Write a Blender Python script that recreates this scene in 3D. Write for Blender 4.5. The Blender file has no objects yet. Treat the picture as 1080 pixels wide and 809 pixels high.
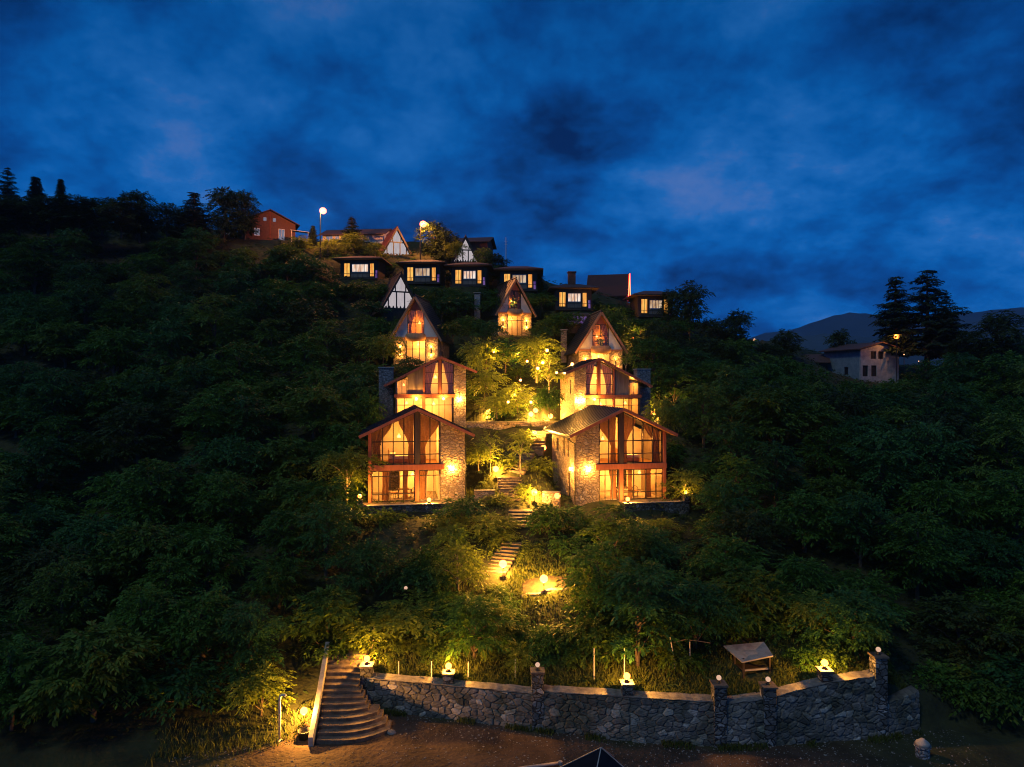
import bpy, bmesh, math, random
import numpy as np
from mathutils import Vector, Matrix

rnd = random.Random(7)
nr = np.random.RandomState(11)
R = math.radians
sc = bpy.context.scene
col = sc.collection
CZ = 18.8                                  # camera height above the dirt lot

# ------------------------------------------------------------------ camera
cam_d = bpy.data.cameras.new('camera')
cam = bpy.data.objects.new('camera', cam_d); col.objects.link(cam)
cam.location = (0, 0, CZ); cam.rotation_euler = (R(90), 0, 0)
cam_d.sensor_width = 36; cam_d.lens = 24.0; cam_d.clip_start = .5; cam_d.clip_end = 9000
sc.camera = cam
FPX = 720.0

# ------------------------------------------------------------------ sky, dusk sun, exposure
world = bpy.data.worlds.new('World'); sc.world = world; world.use_nodes = True
wn, wl = world.node_tree.nodes, world.node_tree.links
wn.clear()
def N(nodes, t, **k):
    n = nodes.new(t)
    for a, b in k.items(): setattr(n, a, b)
    return n
SUN_EL, SUN_AZ = R(24), R(205)
def build_world():
    out = N(wn, 'ShaderNodeOutputWorld'); bg = N(wn, 'ShaderNodeBackground')
    sky = N(wn, 'ShaderNodeTexSky', sky_type='NISHITA', sun_disc=False)
    sky.sun_elevation = R(3); sky.sun_rotation = SUN_AZ; sky.air_density = 1.4; sky.dust_density = .3; sky.ozone_density = 4
    tc = N(wn, 'ShaderNodeTexCoord'); sep = N(wn, 'ShaderNodeSeparateXYZ'); wl.new(tc.outputs['Generated'], sep.inputs[0])
    # cloud deck: the direction projected on a flat layer overhead
    h = N(wn, 'ShaderNodeMath', operation='ADD'); wl.new(sep.outputs['Z'], h.inputs[0]); h.inputs[1].default_value = .42
    hm = N(wn, 'ShaderNodeMath', operation='MAXIMUM'); wl.new(h.outputs[0], hm.inputs[0]); hm.inputs[1].default_value = .12
    dx = N(wn, 'ShaderNodeMath', operation='DIVIDE'); dy = N(wn, 'ShaderNodeMath', operation='DIVIDE')
    wl.new(sep.outputs['X'], dx.inputs[0]); wl.new(hm.outputs[0], dx.inputs[1])
    wl.new(sep.outputs['Y'], dy.inputs[0]); wl.new(hm.outputs[0], dy.inputs[1])
    cb = N(wn, 'ShaderNodeCombineXYZ'); wl.new(dx.outputs[0], cb.inputs[0]); wl.new(dy.outputs[0], cb.inputs[1])
    def noise(scale, detail, rough, off, dist=0.0):
        mp = N(wn, 'ShaderNodeMapping'); mp.inputs['Location'].default_value = off
        wl.new(cb.outputs[0], mp.inputs[0])
        n = N(wn, 'ShaderNodeTexNoise'); n.inputs['Scale'].default_value = scale; n.inputs['Detail'].default_value = detail
        n.inputs['Roughness'].default_value = rough; n.inputs['Distortion'].default_value = dist
        wl.new(mp.outputs[0], n.inputs['Vector']); return n
    n1 = noise(2.0, 9, .60, (4.3, 1.2, .4), .1)
    n2 = noise(4.4, 9, .60, (9.1, 3.7, 2.2), .15)
    add = N(wn, 'ShaderNodeMath', operation='MULTIPLY_ADD'); wl.new(n2.outputs['Fac'], add.inputs[0]); add.inputs[1].default_value = .62
    wl.new(n1.outputs['Fac'], add.inputs[2])
    sc8 = N(wn, 'ShaderNodeMath', operation='MULTIPLY'); wl.new(add.outputs[0], sc8.inputs[0]); sc8.inputs[1].default_value = .86
    ramp = N(wn, 'ShaderNodeValToRGB'); wl.new(sc8.outputs[0], ramp.inputs[0])
    e = ramp.color_ramp.elements
    e[0].position = .53; e[0].color = (.001, .019, .100, 1)
    e[1].position = .93; e[1].color = (.10, .20, .52, 1)
    k = e.new(.645); k.color = (.0016, .068, .30, 1)
    k = e.new(.725); k.color = (.002, .115, .44, 1)
    k = e.new(.795); k.color = (.013, .15, .51, 1)
    # Nishita blue tints the deck a little so that it brightens towards the horizon
    hz = N(wn, 'ShaderNodeMapRange'); wl.new(sep.outputs['Z'], hz.inputs[0])
    hz.inputs['From Min'].default_value = 0; hz.inputs['From Max'].default_value = .55
    hz.inputs['To Min'].default_value = 1.18; hz.inputs['To Max'].default_value = .62
    mul = N(wn, 'ShaderNodeVectorMath', operation='SCALE'); wl.new(ramp.outputs[0], mul.inputs[0]); wl.new(hz.outputs[0], mul.inputs['Scale'])
    sk = N(wn, 'ShaderNodeVectorMath', operation='MULTIPLY'); wl.new(sky.outputs[0], sk.inputs[0]); sk.inputs[1].default_value = (.0015, .0028, .006)
    sm = N(wn, 'ShaderNodeVectorMath', operation='ADD'); wl.new(mul.outputs[0], sm.inputs[0]); wl.new(sk.outputs[0], sm.inputs[1])
    # nothing glows below the horizon
    gd = N(wn, 'ShaderNodeMapRange'); wl.new(sep.outputs['Z'], gd.inputs[0])
    gd.inputs['From Min'].default_value = -.12; gd.inputs['From Max'].default_value = -.02
    gd.inputs['To Min'].default_value = .12; gd.inputs['To Max'].default_value = 1
    fin = N(wn, 'ShaderNodeVectorMath', operation='SCALE'); wl.new(sm.outputs[0], fin.inputs[0]); wl.new(gd.outputs[0], fin.inputs['Scale'])
    wl.new(fin.outputs[0], bg.inputs[0]); bg.inputs[1].default_value = 1.0
    wl.new(bg.outputs[0], out.inputs[0])
build_world()
sun_d = bpy.data.lights.new('dusk_sun', 'SUN'); sun_d.energy = .56; sun_d.angle = R(9); sun_d.color = (.90, 1, .88)
sun = bpy.data.objects.new('dusk_sun', sun_d); col.objects.link(sun)
sun.rotation_euler = (R(37), 0, R(-42))     # the last western light, behind the camera's left shoulder
vs = sc.view_settings
vs.view_transform = 'Standard'; vs.look = 'None'; vs.exposure = 0.0; vs.gamma = 1; vs.use_curve_mapping = False
sc.render.engine = 'CYCLES'
cy = sc.cycles
cy.max_bounces = 6; cy.diffuse_bounces = 3; cy.glossy_bounces = 2; cy.transmission_bounces = 3; cy.transparent_max_bounces = 10
cy.volume_bounces = 0; cy.sample_clamp_indirect = 2.0; cy.sample_clamp_direct = 0; cy.caustics_reflective = False; cy.caustics_refractive = False
cy.use_denoising = True; cy.filter_width = 1.1

# ------------------------------------------------------------------ materials
MATS = {}
def mat(name):
    m = bpy.data.materials.new(name); m.use_nodes = True; MATS[name] = m
    nt = m.node_tree; nt.nodes.clear()
    return m, nt.nodes, nt.links
def principled(n, l, rough=.7, metal=0.0, spec=.4):
    o = N(n, 'ShaderNodeOutputMaterial'); p = N(n, 'ShaderNodeBsdfPrincipled')
    p.inputs['Roughness'].default_value = rough; p.inputs['Metallic'].default_value = metal
    p.inputs['Specular IOR Level'].default_value = spec
    l.new(p.outputs[0], o.inputs[0]); return p, o
def ramp2(n, c0, c1, p0=.3, p1=.7):
    r = N(n, 'ShaderNodeValToRGB'); e = r.color_ramp.elements
    e[0].position = p0; e[0].color = (*c0, 1); e[1].position = p1; e[1].color = (*c1, 1); return r
def surf(name, c0, c1, scale=3.0, rough=.75, metal=0.0, bump=.15, stretch=(1, 1, 1), detail=6, spec=.4):
    m, n, l = mat(name); p, o = principled(n, l, rough, metal, spec)
    tc = N(n, 'ShaderNodeTexCoord'); mp = N(n, 'ShaderNodeMapping'); mp.inputs['Scale'].default_value = stretch
    l.new(tc.outputs['Object'], mp.inputs[0])
    t = N(n, 'ShaderNodeTexNoise'); t.inputs['Scale'].default_value = scale; t.inputs['Detail'].default_value = detail; t.inputs['Roughness'].default_value = .65
    l.new(mp.outputs[0], t.inputs['Vector'])
    r = ramp2(n, c0, c1); l.new(t.outputs['Fac'], r.inputs[0]); l.new(r.outputs[0], p.inputs['Base Color'])
    if bump:
        b = N(n, 'ShaderNodeBump'); b.inputs['Strength'].default_value = bump; b.inputs['Distance'].default_value = .05
        l.new(t.outputs['Fac'], b.inputs['Height']); l.new(b.outputs[0], p.inputs['Normal'])
    return m
def masonry(name, cols, mortar, scale=2.2, bump=1.0, stretch=(1, 1, 1.25), gap=.05):
    m, n, l = mat(name); p, o = principled(n, l, .88, 0, .25)
    tc = N(n, 'ShaderNodeTexCoord'); mp = N(n, 'ShaderNodeMapping'); mp.inputs['Scale'].default_value = stretch
    l.new(tc.outputs['Object'], mp.inputs[0])
    w = N(n, 'ShaderNodeTexNoise'); w.inputs['Scale'].default_value = 1.7; w.inputs['Detail'].default_value = 2
    l.new(mp.outputs[0], w.inputs['Vector'])
    mx = N(n, 'ShaderNodeVectorMath', operation='MULTIPLY_ADD'); l.new(w.outputs['Color'], mx.inputs[0]); mx.inputs[1].default_value = (.6, .6, .6)
    l.new(mp.outputs[0], mx.inputs[2])
    v = N(n, 'ShaderNodeTexVoronoi', feature='F1'); v.inputs['Scale'].default_value = scale; l.new(mx.outputs[0], v.inputs['Vector'])
    d = N(n, 'ShaderNodeTexVoronoi', feature='DISTANCE_TO_EDGE'); d.inputs['Scale'].default_value = scale; l.new(mx.outputs[0], d.inputs['Vector'])
    sp = N(n, 'ShaderNodeSeparateColor'); l.new(v.outputs['Color'], sp.inputs[0])
    r = N(n, 'ShaderNodeValToRGB'); r.color_ramp.interpolation = 'CONSTANT' if False else 'LINEAR'
    e = r.color_ramp.elements
    for i, c in enumerate(cols):
        q = i / (len(cols) - 1)
        if i == 0: e[0].position = 0; e[0].color = (*c, 1)
        elif i == len(cols) - 1: e[-1].position = 1; e[-1].color = (*c, 1)
        else:
            k = e.new(q); k.color = (*c, 1)
    l.new(sp.outputs[0], r.inputs[0])
    f = N(n, 'ShaderNodeTexNoise'); f.inputs['Scale'].default_value = 9; f.inputs['Detail'].default_value = 5; l.new(tc.outputs['Object'], f.inputs['Vector'])
    fr = ramp2(n, (.62, .62, .62), (1.25, 1.25, 1.25), .3, .7); l.new(f.outputs['Fac'], fr.inputs[0])
    mc = N(n, 'ShaderNodeVectorMath', operation='MULTIPLY'); l.new(r.outputs[0], mc.inputs[0]); l.new(fr.outputs[0], mc.inputs[1])
    edge = ramp2(n, (0, 0, 0), (1, 1, 1), gap * .4, gap * 1.5); l.new(d.outputs['Distance'], edge.inputs[0])
    mix = N(n, 'ShaderNodeMix', data_type='RGBA'); l.new(edge.outputs[0], mix.inputs[0]); mix.inputs[6].default_value = (*mortar, 1); l.new(mc.outputs[0], mix.inputs[7])
    l.new(mix.outputs[2], p.inputs['Base Color'])
    hr = ramp2(n, (0, 0, 0), (1, 1, 1), 0, gap * 3.2); l.new(d.outputs['Distance'], hr.inputs[0])
    ha = N(n, 'ShaderNodeMath', operation='MULTIPLY_ADD'); l.new(f.outputs['Fac'], ha.inputs[0]); ha.inputs[1].default_value = .5; l.new(hr.outputs[0], ha.inputs[2])
    b = N(n, 'ShaderNodeBump'); b.inputs['Strength'].default_value = bump; b.inputs['Distance'].default_value = .09
    l.new(ha.outputs[0], b.inputs['Height']); l.new(b.outputs[0], p.inputs['Normal'])
    return m
def glow(name, color, strength, sample=True):
    m, n, l = mat(name); o = N(n, 'ShaderNodeOutputMaterial'); e = N(n, 'ShaderNodeEmission')
    e.inputs[0].default_value = (*color, 1); e.inputs[1].default_value = strength; l.new(e.outputs[0], o.inputs[0])
    if not sample: m.cycles.emission_sampling = 'NONE'
    return m
def lampglass(name, color):
    m, n, l = mat(name); o = N(n, 'ShaderNodeOutputMaterial'); e = N(n, 'ShaderNodeEmission'); t = N(n, 'ShaderNodeBsdfTransparent'); a = N(n, 'ShaderNodeAddShader')
    e.inputs[0].default_value = (*color, 1); e.inputs[1].default_value = 1.0; l.new(e.outputs[0], a.inputs[0]); l.new(t.outputs[0], a.inputs[1]); l.new(a.outputs[0], o.inputs[0])
    m.cycles.emission_sampling = 'NONE'; return m
def lamp_light(parent, p, watts, color=(1, .42, .058), r=.035):
    d = bpy.data.lights.new('lamp_light', 'POINT'); d.energy = watts; d.color = color; d.shadow_soft_size = r
    o = bpy.data.objects.new('lamp_light', d); col.objects.link(o); o.location = p; o.parent = parent; return o
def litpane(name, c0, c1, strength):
    """a lit window: glowing net curtain folds behind it; also makes plaster gables glow"""
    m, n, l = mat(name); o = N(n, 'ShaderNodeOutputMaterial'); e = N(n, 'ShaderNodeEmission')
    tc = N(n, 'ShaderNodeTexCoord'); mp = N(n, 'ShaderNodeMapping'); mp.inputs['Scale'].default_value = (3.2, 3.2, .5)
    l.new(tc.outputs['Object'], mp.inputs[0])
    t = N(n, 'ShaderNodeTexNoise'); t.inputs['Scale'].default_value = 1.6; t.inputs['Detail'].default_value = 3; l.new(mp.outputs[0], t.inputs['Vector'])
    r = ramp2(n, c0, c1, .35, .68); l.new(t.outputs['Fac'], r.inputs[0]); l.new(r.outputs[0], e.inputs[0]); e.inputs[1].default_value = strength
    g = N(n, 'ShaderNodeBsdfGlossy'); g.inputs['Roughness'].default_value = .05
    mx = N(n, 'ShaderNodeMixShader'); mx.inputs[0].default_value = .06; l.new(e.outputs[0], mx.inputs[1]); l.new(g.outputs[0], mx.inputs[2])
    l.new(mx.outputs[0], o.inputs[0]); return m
def glass(name):
    m, n, l = mat(name); o = N(n, 'ShaderNodeOutputMaterial')
    t = N(n, 'ShaderNodeBsdfTransparent'); t.inputs[0].default_value = (.95, .95, .94, 1); g = N(n, 'ShaderNodeBsdfGlossy'); g.inputs['Roughness'].default_value = .03
    f = N(n, 'ShaderNodeFresnel'); f.inputs[0].default_value = 1.45; mx = N(n, 'ShaderNodeMixShader')
    l.new(f.outputs[0], mx.inputs[0]); l.new(t.outputs[0], mx.inputs[1]); l.new(g.outputs[0], mx.inputs[2]); l.new(mx.outputs[0], o.inputs[0]); return m
def cloth(name, c, tr=.4):
    m, n, l = mat(name); o = N(n, 'ShaderNodeOutputMaterial'); d = N(n, 'ShaderNodeBsdfDiffuse'); t = N(n, 'ShaderNodeBsdfTranslucent')
    tc = N(n, 'ShaderNodeTexCoord'); x = N(n, 'ShaderNodeTexNoise'); x.inputs['Scale'].default_value = 5; l.new(tc.outputs['Object'], x.inputs['Vector'])
    r = ramp2(n, tuple(v * .75 for v in c), c); l.new(x.outputs['Fac'], r.inputs[0])
    l.new(r.outputs[0], d.inputs[0]); l.new(r.outputs[0], t.inputs[0])
    mx = N(n, 'ShaderNodeMixShader'); mx.inputs[0].default_value = tr; l.new(d.outputs[0], mx.inputs[1]); l.new(t.outputs[0], mx.inputs[2]); l.new(mx.outputs[0], o.inputs[0]); return m
def leafmat(name, c0, c1, tr=.3):
    m, n, l = mat(name); o = N(n, 'ShaderNodeOutputMaterial')
    p = N(n, 'ShaderNodeBsdfPrincipled'); p.inputs['Roughness'].default_value = .55; p.inputs['Specular IOR Level'].default_value = .12
    t = N(n, 'ShaderNodeBsdfTranslucent')
    oi = N(n, 'ShaderNodeObjectInfo'); geo = N(n, 'ShaderNodeNewGeometry')
    x = N(n, 'ShaderNodeMath', operation='MULTIPLY_ADD'); l.new(geo.outputs['Random Per Island'], x.inputs[0]); x.inputs[1].default_value = .65
    y = N(n, 'ShaderNodeMath', operation='MULTIPLY'); l.new(oi.outputs['Random'], y.inputs[0]); y.inputs[1].default_value = .35; l.new(y.outputs[0], x.inputs[2])
    r = ramp2(n, c0, c1, .05, .95); l.new(x.outputs[0], r.inputs[0]); l.new(r.outputs[0], p.inputs['Base Color']); l.new(r.outputs[0], t.inputs[0])
    mx = N(n, 'ShaderNodeMixShader'); mx.inputs[0].default_value = tr; l.new(p.outputs[0], mx.inputs[1]); l.new(t.outputs[0], mx.inputs[2]); l.new(mx.outputs[0], o.inputs[0]); return m

M = {}
M['wallstone'] = masonry('wallstone', [(.06, .06, .06), (.13, .125, .12), (.08, .08, .08), (.19, .185, .175), (.11, .105, .10), (.36, .35, .33)], (.03, .028, .026), 2.7, 1.0, (1, 1, 1.35), .045)
M['villastone'] = masonry('villastone', [(.22, .16, .11), (.36, .29, .21), (.28, .20, .14), (.42, .36, .28), (.24, .19, .15), (.40, .31, .22)], (.16, .13, .10), 2.6, .9, (1, 1, 1.7), .05)
M['chimneystone'] = masonry('chimneystone', [(.16, .16, .17), (.27, .27, .28), (.21, .21, .22), (.33, .33, .34)], (.09, .09, .09), 3.2, .8)
M['coping'] = surf('coping', (.09, .08, .07), (.24, .22, .195), 3, .9, 0, .9)
M['concrete'] = surf('concrete', (.19, .18, .17), (.36, .34, .31), 2.5, .9, 0, .4)
M['step'] = surf('step', (.04, .029, .021), (.17, .128, .095), 2.6, .75, 0, 1.0, (1, 1, 1), 9)
M['soilpath'] = surf('soilpath', (.03, .022, .013), (.09, .065, .035), 3, .95, 0, .8)
M['roofmaroon'] = surf('roofmaroon', (.045, .012, .010), (.085, .026, .021), 5, .8, 0, .5)
M['redwood'] = surf('redwood', (.22, .062, .026), (.36, .115, .05), 6, .5, 0, .1, (1, 1, .15))
M['amberwood'] = surf('amberwood', (.34, .17, .07), (.52, .29, .12), 5, .55, 0, .1, (1, 1, .12))
M['darkwood'] = surf('darkwood', (.022, .014, .010), (.06, .038, .026), 6, .6, 0, .15, (1, 1, .15))
M['board'] = surf('board', (.13, .105, .085), (.26, .21, .17), 6, .7, 0, .2, (1.5, 1.5, .12))
M['plaster'] = surf('plaster', (.62, .56, .47), (.76, .70, .60), 1.5, .9, 0, .05)
M['white'] = surf('white', (.60, .58, .57), (.78, .76, .74), 3, .8, 0, .05)
M['roofmetal'] = surf('roofmetal', (.012, .014, .020), (.028, .032, .042), 1.4, .38, .55, .06)
M['roofbrown'] = surf('roofbrown', (.045, .020, .016), (.095, .045, .034), 5, .8, 0, .5, (1, 1, 1))
M['roofred'] = surf('roofred', (.11, .026, .016), (.20, .055, .03), 5, .75, 0, .5)
M['brick'] = surf('brick', (.085, .036, .026), (.14, .06, .04), 3, .85, 0, .3)
M['soffit'] = surf('soffit', (.30, .13, .055), (.42, .2, .09), 5, .6, 0, .1, (1, .2, 1))
M['muntin'] = surf('muntin', (.016, .012, .010), (.03, .022, .018), 6, .5, 0, .0)
M['black'] = surf('black', (.012, .012, .013), (.025, .025, .026), 5, .5, .3, .0)
M['galv'] = surf('galv', (.42, .40, .37), (.58, .55, .50), 6, .6, .2, .1)
M['tin'] = surf('tin', (.22, .20, .18), (.40, .37, .33), 2, .65, .3, .2)
M['bark'] = surf('bark', (.05, .036, .025), (.12, .09, .065), 7, .9, 0, .6, (1, 1, .25))
M['palebark'] = surf('palebark', (.24, .19, .13), (.40, .33, .24), 8, .9, 0, .4, (1, 1, .25))
M['linen'] = cloth('linen', (.85, .80, .72), .1)
M['curtain'] = cloth('curtain', (.36, .19, .10), .22)
M['seatcloth'] = cloth('seatcloth', (.24, .13, .08), .05)
M['canopy'] = cloth('canopy', (.010, .013, .021), .03)
M['glass'] = glass('glass')
M['globe'] = lampglass('globe', (7, 1.15, .18))
M['globe_garden'] = lampglass('globe_garden', (8, 1.4, .24))
M['globe_dim'] = glow('globe_dim', (1, .60, .40), .75, False)
M['sconce'] = lampglass('sconce', (11, 2.4, .6))
M['pendant'] = lampglass('pendant', (5, 1.0, .28))
M['strip'] = lampglass('strip', (8, 1.8, .5))
M['bulb'] = lampglass('bulb', (10, 2.2, .6))
M['sodium'] = lampglass('sodium', (4, .60, .22))
M['sodium_far'] = lampglass('sodium_far', (3.5, .62, .08))
M['pin'] = lampglass('pin', (1.1, .55, .25))
M['neon'] = glow('neon', (1, .035, .012), 26)
M['lit_amber'] = litpane('lit_amber', (.72, .22, .02), (1.0, .55, .10), 1.15)
M['lit_white'] = litpane('lit_white', (.75, .40, .22), (1.0, .86, .72), 1.1)
M['lit_cream'] = litpane('lit_cream', (.45, .24, .10), (.95, .70, .45), .85)
M['lit_violet'] = litpane('lit_violet', (.10, .03, .25), (.42, .22, .62), .5)
M['lit_orange'] = litpane('lit_orange', (.70, .15, .01), (1.0, .42, .05), 1.1)
M['lit_cool'] = litpane('lit_cool', (.20, .20, .30), (.55, .50, .60), .55)
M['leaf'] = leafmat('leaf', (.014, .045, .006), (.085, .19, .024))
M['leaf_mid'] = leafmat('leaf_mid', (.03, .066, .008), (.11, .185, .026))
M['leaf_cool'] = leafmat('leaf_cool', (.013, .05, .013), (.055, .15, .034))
M['leaf_light'] = leafmat('leaf_light', (.085, .125, .014), (.20, .26, .035), .4)  # brighter copy of the leaf colour, with lamplight put into it
M['leaf_dark'] = leafmat('leaf_dark', (.018, .034, .010), (.055, .085, .022))
M['needle'] = leafmat('needle', (.012, .022, .010), (.035, .055, .022), .1)
M['grassblade'] = leafmat('grassblade', (.05, .07, .014), (.14, .16, .04))
M['drystem'] = surf('drystem', (.16, .11, .06), (.30, .22, .13), 6, .9, 0, .3)

def ground_mat():
    m, n, l = mat('ground_soil'); p, o = principled(n, l, .92, 0, .2)
    tc = N(n, 'ShaderNodeTexCoord'); a = N(n, 'ShaderNodeVertexColor'); a.layer_name = 'cover'
    t = N(n, 'ShaderNodeTexNoise'); t.inputs['Scale'].default_value = .55; t.inputs['Detail'].default_value = 9; t.inputs['Roughness'].default_value = .7
    l.new(tc.outputs['Object'], t.inputs['Vector'])
    soil = ramp2(n, (.022, .014, .010), (.085, .055, .038), .3, .72); l.new(t.outputs['Fac'], soil.inputs[0])
    veg = ramp2(n, (.014, .016, .008), (.045, .05, .018), .3, .7); l.new(t.outputs['Fac'], veg.inputs[0])
    mx = N(n, 'ShaderNodeMix', data_type='RGBA'); l.new(a.outputs[0], mx.inputs[0]); l.new(soil.outputs[0], mx.inputs[6]); l.new(veg.outputs[0], mx.inputs[7])
    l.new(mx.outputs[2], p.inputs['Base Color'])
    t2 = N(n, 'ShaderNodeTexNoise'); t2.inputs['Scale'].default_value = 3.5; t2.inputs['Detail'].default_value = 8; l.new(tc.outputs['Object'], t2.inputs['Vector'])
    b = N(n, 'ShaderNodeBump'); b.inputs['Strength'].default_value = .9; b.inputs['Distance'].default_value = .12; l.new(t2.outputs['Fac'], b.inputs['Height']); l.new(b.outputs[0], p.inputs['Normal'])
    return m
M['ground'] = ground_mat()
M['mountain'] = surf('mountain', (.022, .04, .045), (.045, .07, .075), .004, .95, 0, 0)

# ------------------------------------------------------------------ mesh helpers
class MB:
    """collects simple solids and links them as ONE mesh object; mx = -1 mirrors in x"""
    def __init__(s, mx=1): s.v, s.f, s.mx = [], [], mx
    def add(s, vs_, fs):
        b = len(s.v); s.v += [(x * s.mx, y, z) for x, y, z in vs_]
        s.f += [tuple(b + i for i in (f if s.mx > 0 else f[::-1])) for f in fs]; return s
    def box(s, x0, x1, y0, y1, z0, z1):
        return s.add([(x0, y0, z0), (x1, y0, z0), (x1, y1, z0), (x0, y1, z0), (x0, y0, z1), (x1, y0, z1), (x1, y1, z1), (x0, y1, z1)],
                     [(3, 2, 1, 0), (4, 5, 6, 7), (0, 1, 5, 4), (1, 2, 6, 5), (2, 3, 7, 6), (3, 0, 4, 7)])
    def prism(s, pts, y0, y1):
        """pts: outline in x,z (counter-clockwise seen from -y); extruded in y"""
        n = len(pts)
        vs_ = [(x, y0, z) for x, z in pts] + [(x, y1, z) for x, z in pts]
        return s.add(vs_, [tuple(range(n)), tuple(range(2 * n - 1, n - 1, -1))] + [(i + n, (i + 1) % n + n, (i + 1) % n, i) for i in range(n)])
    def prism_yz(s, pts, x0, x1):
        n = len(pts)
        vs_ = [(x1, y, z) for y, z in pts] + [(x0, y, z) for y, z in pts]
        return s.add(vs_, [tuple(range(n)), tuple(range(2 * n - 1, n - 1, -1))] + [(i + n, (i + 1) % n + n, (i + 1) % n, i) for i in range(n)])
    def slab(s, a, b, c, d, t):
        """a quad a,b,c,d (counter-clockwise from above) thickened downwards by t"""
        q = [a, b, c, d]; lo = [(x, y, z - t) for x, y, z in q]
        return s.add(q + lo, [(0, 1, 2, 3), (7, 6, 5, 4)] + [(i + 4, (i + 1) % 4 + 4, (i + 1) % 4, i) for i in range(4)])
    def bar(s, p, q, w, h=None):
        """a square bar from p to q"""
        p, q = Vector(p), Vector(q); h = h or w; d = (q - p).normalized()
        up = Vector((0, 0, 1)) if abs(d.z) < .95 else Vector((0, 1, 0))
        a = d.cross(up).normalized() * w / 2; b = a.normalized().cross(d).normalized() * h / 2
        vs_ = [tuple(e + i * a + j * b) for e in (p, q) for i, j in ((-1, -1), (1, -1), (1, 1), (-1, 1))]
        return s.add(vs_, [(0, 1, 2, 3), (7, 6, 5, 4), (0, 4, 5, 1), (1, 5, 6, 2), (2, 6, 7, 3), (3, 7, 4, 0)])
    def tube(s, pts, rad, n=8, cap=True):
        pts = [Vector(p) for p in pts]; k = len(pts)
        if not hasattr(rad, '__len__'): rad = [rad] * k
        vs_, fs = [], []
        ref = Vector((.31, .95, .05))
        for i, p in enumerate(pts):
            d = (pts[min(i + 1, k - 1)] - pts[max(i - 1, 0)]).normalized()
            a = d.cross(ref)
            if a.length < .1: a = d.cross(Vector((1, 0, 0)))
            a.normalize(); b = d.cross(a)
            for j in range(n):
                t = 2 * math.pi * j / n; vs_.append(tuple(p + (a * math.cos(t) + b * math.sin(t)) * rad[i]))
        for i in range(k - 1):
            for j in range(n):
                fs.append((i * n + j, i * n + (j + 1) % n, (i + 1) * n + (j + 1) % n, (i + 1) * n + j))
        if cap: fs += [tuple(range(n - 1, -1, -1)), tuple((k - 1) * n + j for j in range(n))]
        return s.add(vs_, fs)
    def lathe(s, c, prof, n=12):
        """prof: (radius, z) from bottom to top"""
        cx, cy_, cz = c; vs_, fs = [], []
        for r, z in prof:
            for j in range(n):
                t = 2 * math.pi * j / n; vs_.append((cx + r * math.cos(t), cy_ + r * math.sin(t), cz + z))
        k = len(prof)
        for i in range(k - 1):
            for j in range(n): fs.append((i * n + j, i * n + (j + 1) % n, (i + 1) * n + (j + 1) % n, (i + 1) * n + j))
        fs += [tuple(range(n - 1, -1, -1)), tuple((k - 1) * n + j for j in range(n))]
        return s.add(vs_, fs)
    def ball(s, c, r, n=10, m=7, sz=1):
        return s.lathe(c, [(max(r * math.sin(math.pi * i / m), r * .02), -r * sz * math.cos(math.pi * i / m)) for i in range(m + 1)], n)
    def wall(s, u0, u1, z0, z1, t0, t1, holes=(), axis='x', top=None):
        """a wall with rectangular openings; runs along x (axis x, thick in y) or along y (axis y, thick in x)"""
        us = sorted({u0, u1, *[h[0] for h in holes], *[h[1] for h in holes]}); zs = sorted({z0, z1, *[h[2] for h in holes], *[h[3] for h in holes]})
        for a, b in zip(us, us[1:]):
            run = None
            for c, d in list(zip(zs, zs[1:])) + [(None, None)]:
                solid = c is not None and not any(h[0] <= a and b <= h[1] and h[2] <= c and d <= h[3] for h in holes)
                if solid: run = (run[0], d) if run else (c, d)
                elif run:
                    if axis == 'x': s.box(a, b, t0, t1, *run)
                    else: s.box(t0, t1, a, b, *run)
                    run = None
        return s
    def build(s, name, m, parent=None, smooth=False, bevel=0, label=None):
        me = bpy.data.meshes.new(name); me.from_pydata(s.v, [], s.f)
        bm = bmesh.new(); bm.from_mesh(me); bmesh.ops.remove_doubles(bm, verts=bm.verts, dist=.0005)
        bmesh.ops.recalc_face_normals(bm, faces=bm.faces); bm.to_mesh(me); bm.free()
        me.materials.append(M[m] if isinstance(m, str) else m)
        if smooth: me.polygons.foreach_set('use_smooth', [True] * len(me.polygons))
        o = bpy.data.objects.new(name, me); col.objects.link(o)
        if parent: o.parent = parent
        if bevel:
            b = o.modifiers.new('edge', 'BEVEL'); b.width = bevel; b.segments = 2; b.limit_method = 'ANGLE'
        if label: o['label'] = label
        return o
def tag(o, label=None, cat=None, group=None, kind=None):
    if label: o['label'] = label
    if cat: o['category'] = cat
    if group: o['group'] = group
    if kind: o['kind'] = kind
    return o
def empty(name, loc, rz, label, cat, group=None):
    o = bpy.data.objects.new(name, None); col.objects.link(o); o.location = loc; o.rotation_euler = (0, 0, rz); o.empty_display_size = .3
    return tag(o, label, cat, group)
def copy_tree(o, parent=None):
    c = o.copy(); col.objects.link(c)
    if parent: c.parent = parent
    for ch in list(o.children): copy_tree(ch, c)
    return c
def rotz(p, a): return (p[0] * math.cos(a) - p[1] * math.sin(a), p[0] * math.sin(a) + p[1] * math.cos(a))
def local(loc, rz, p):
    x, y = rotz(p, rz); return (loc[0] + x, loc[1] + y, loc[2] + p[2])

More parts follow.
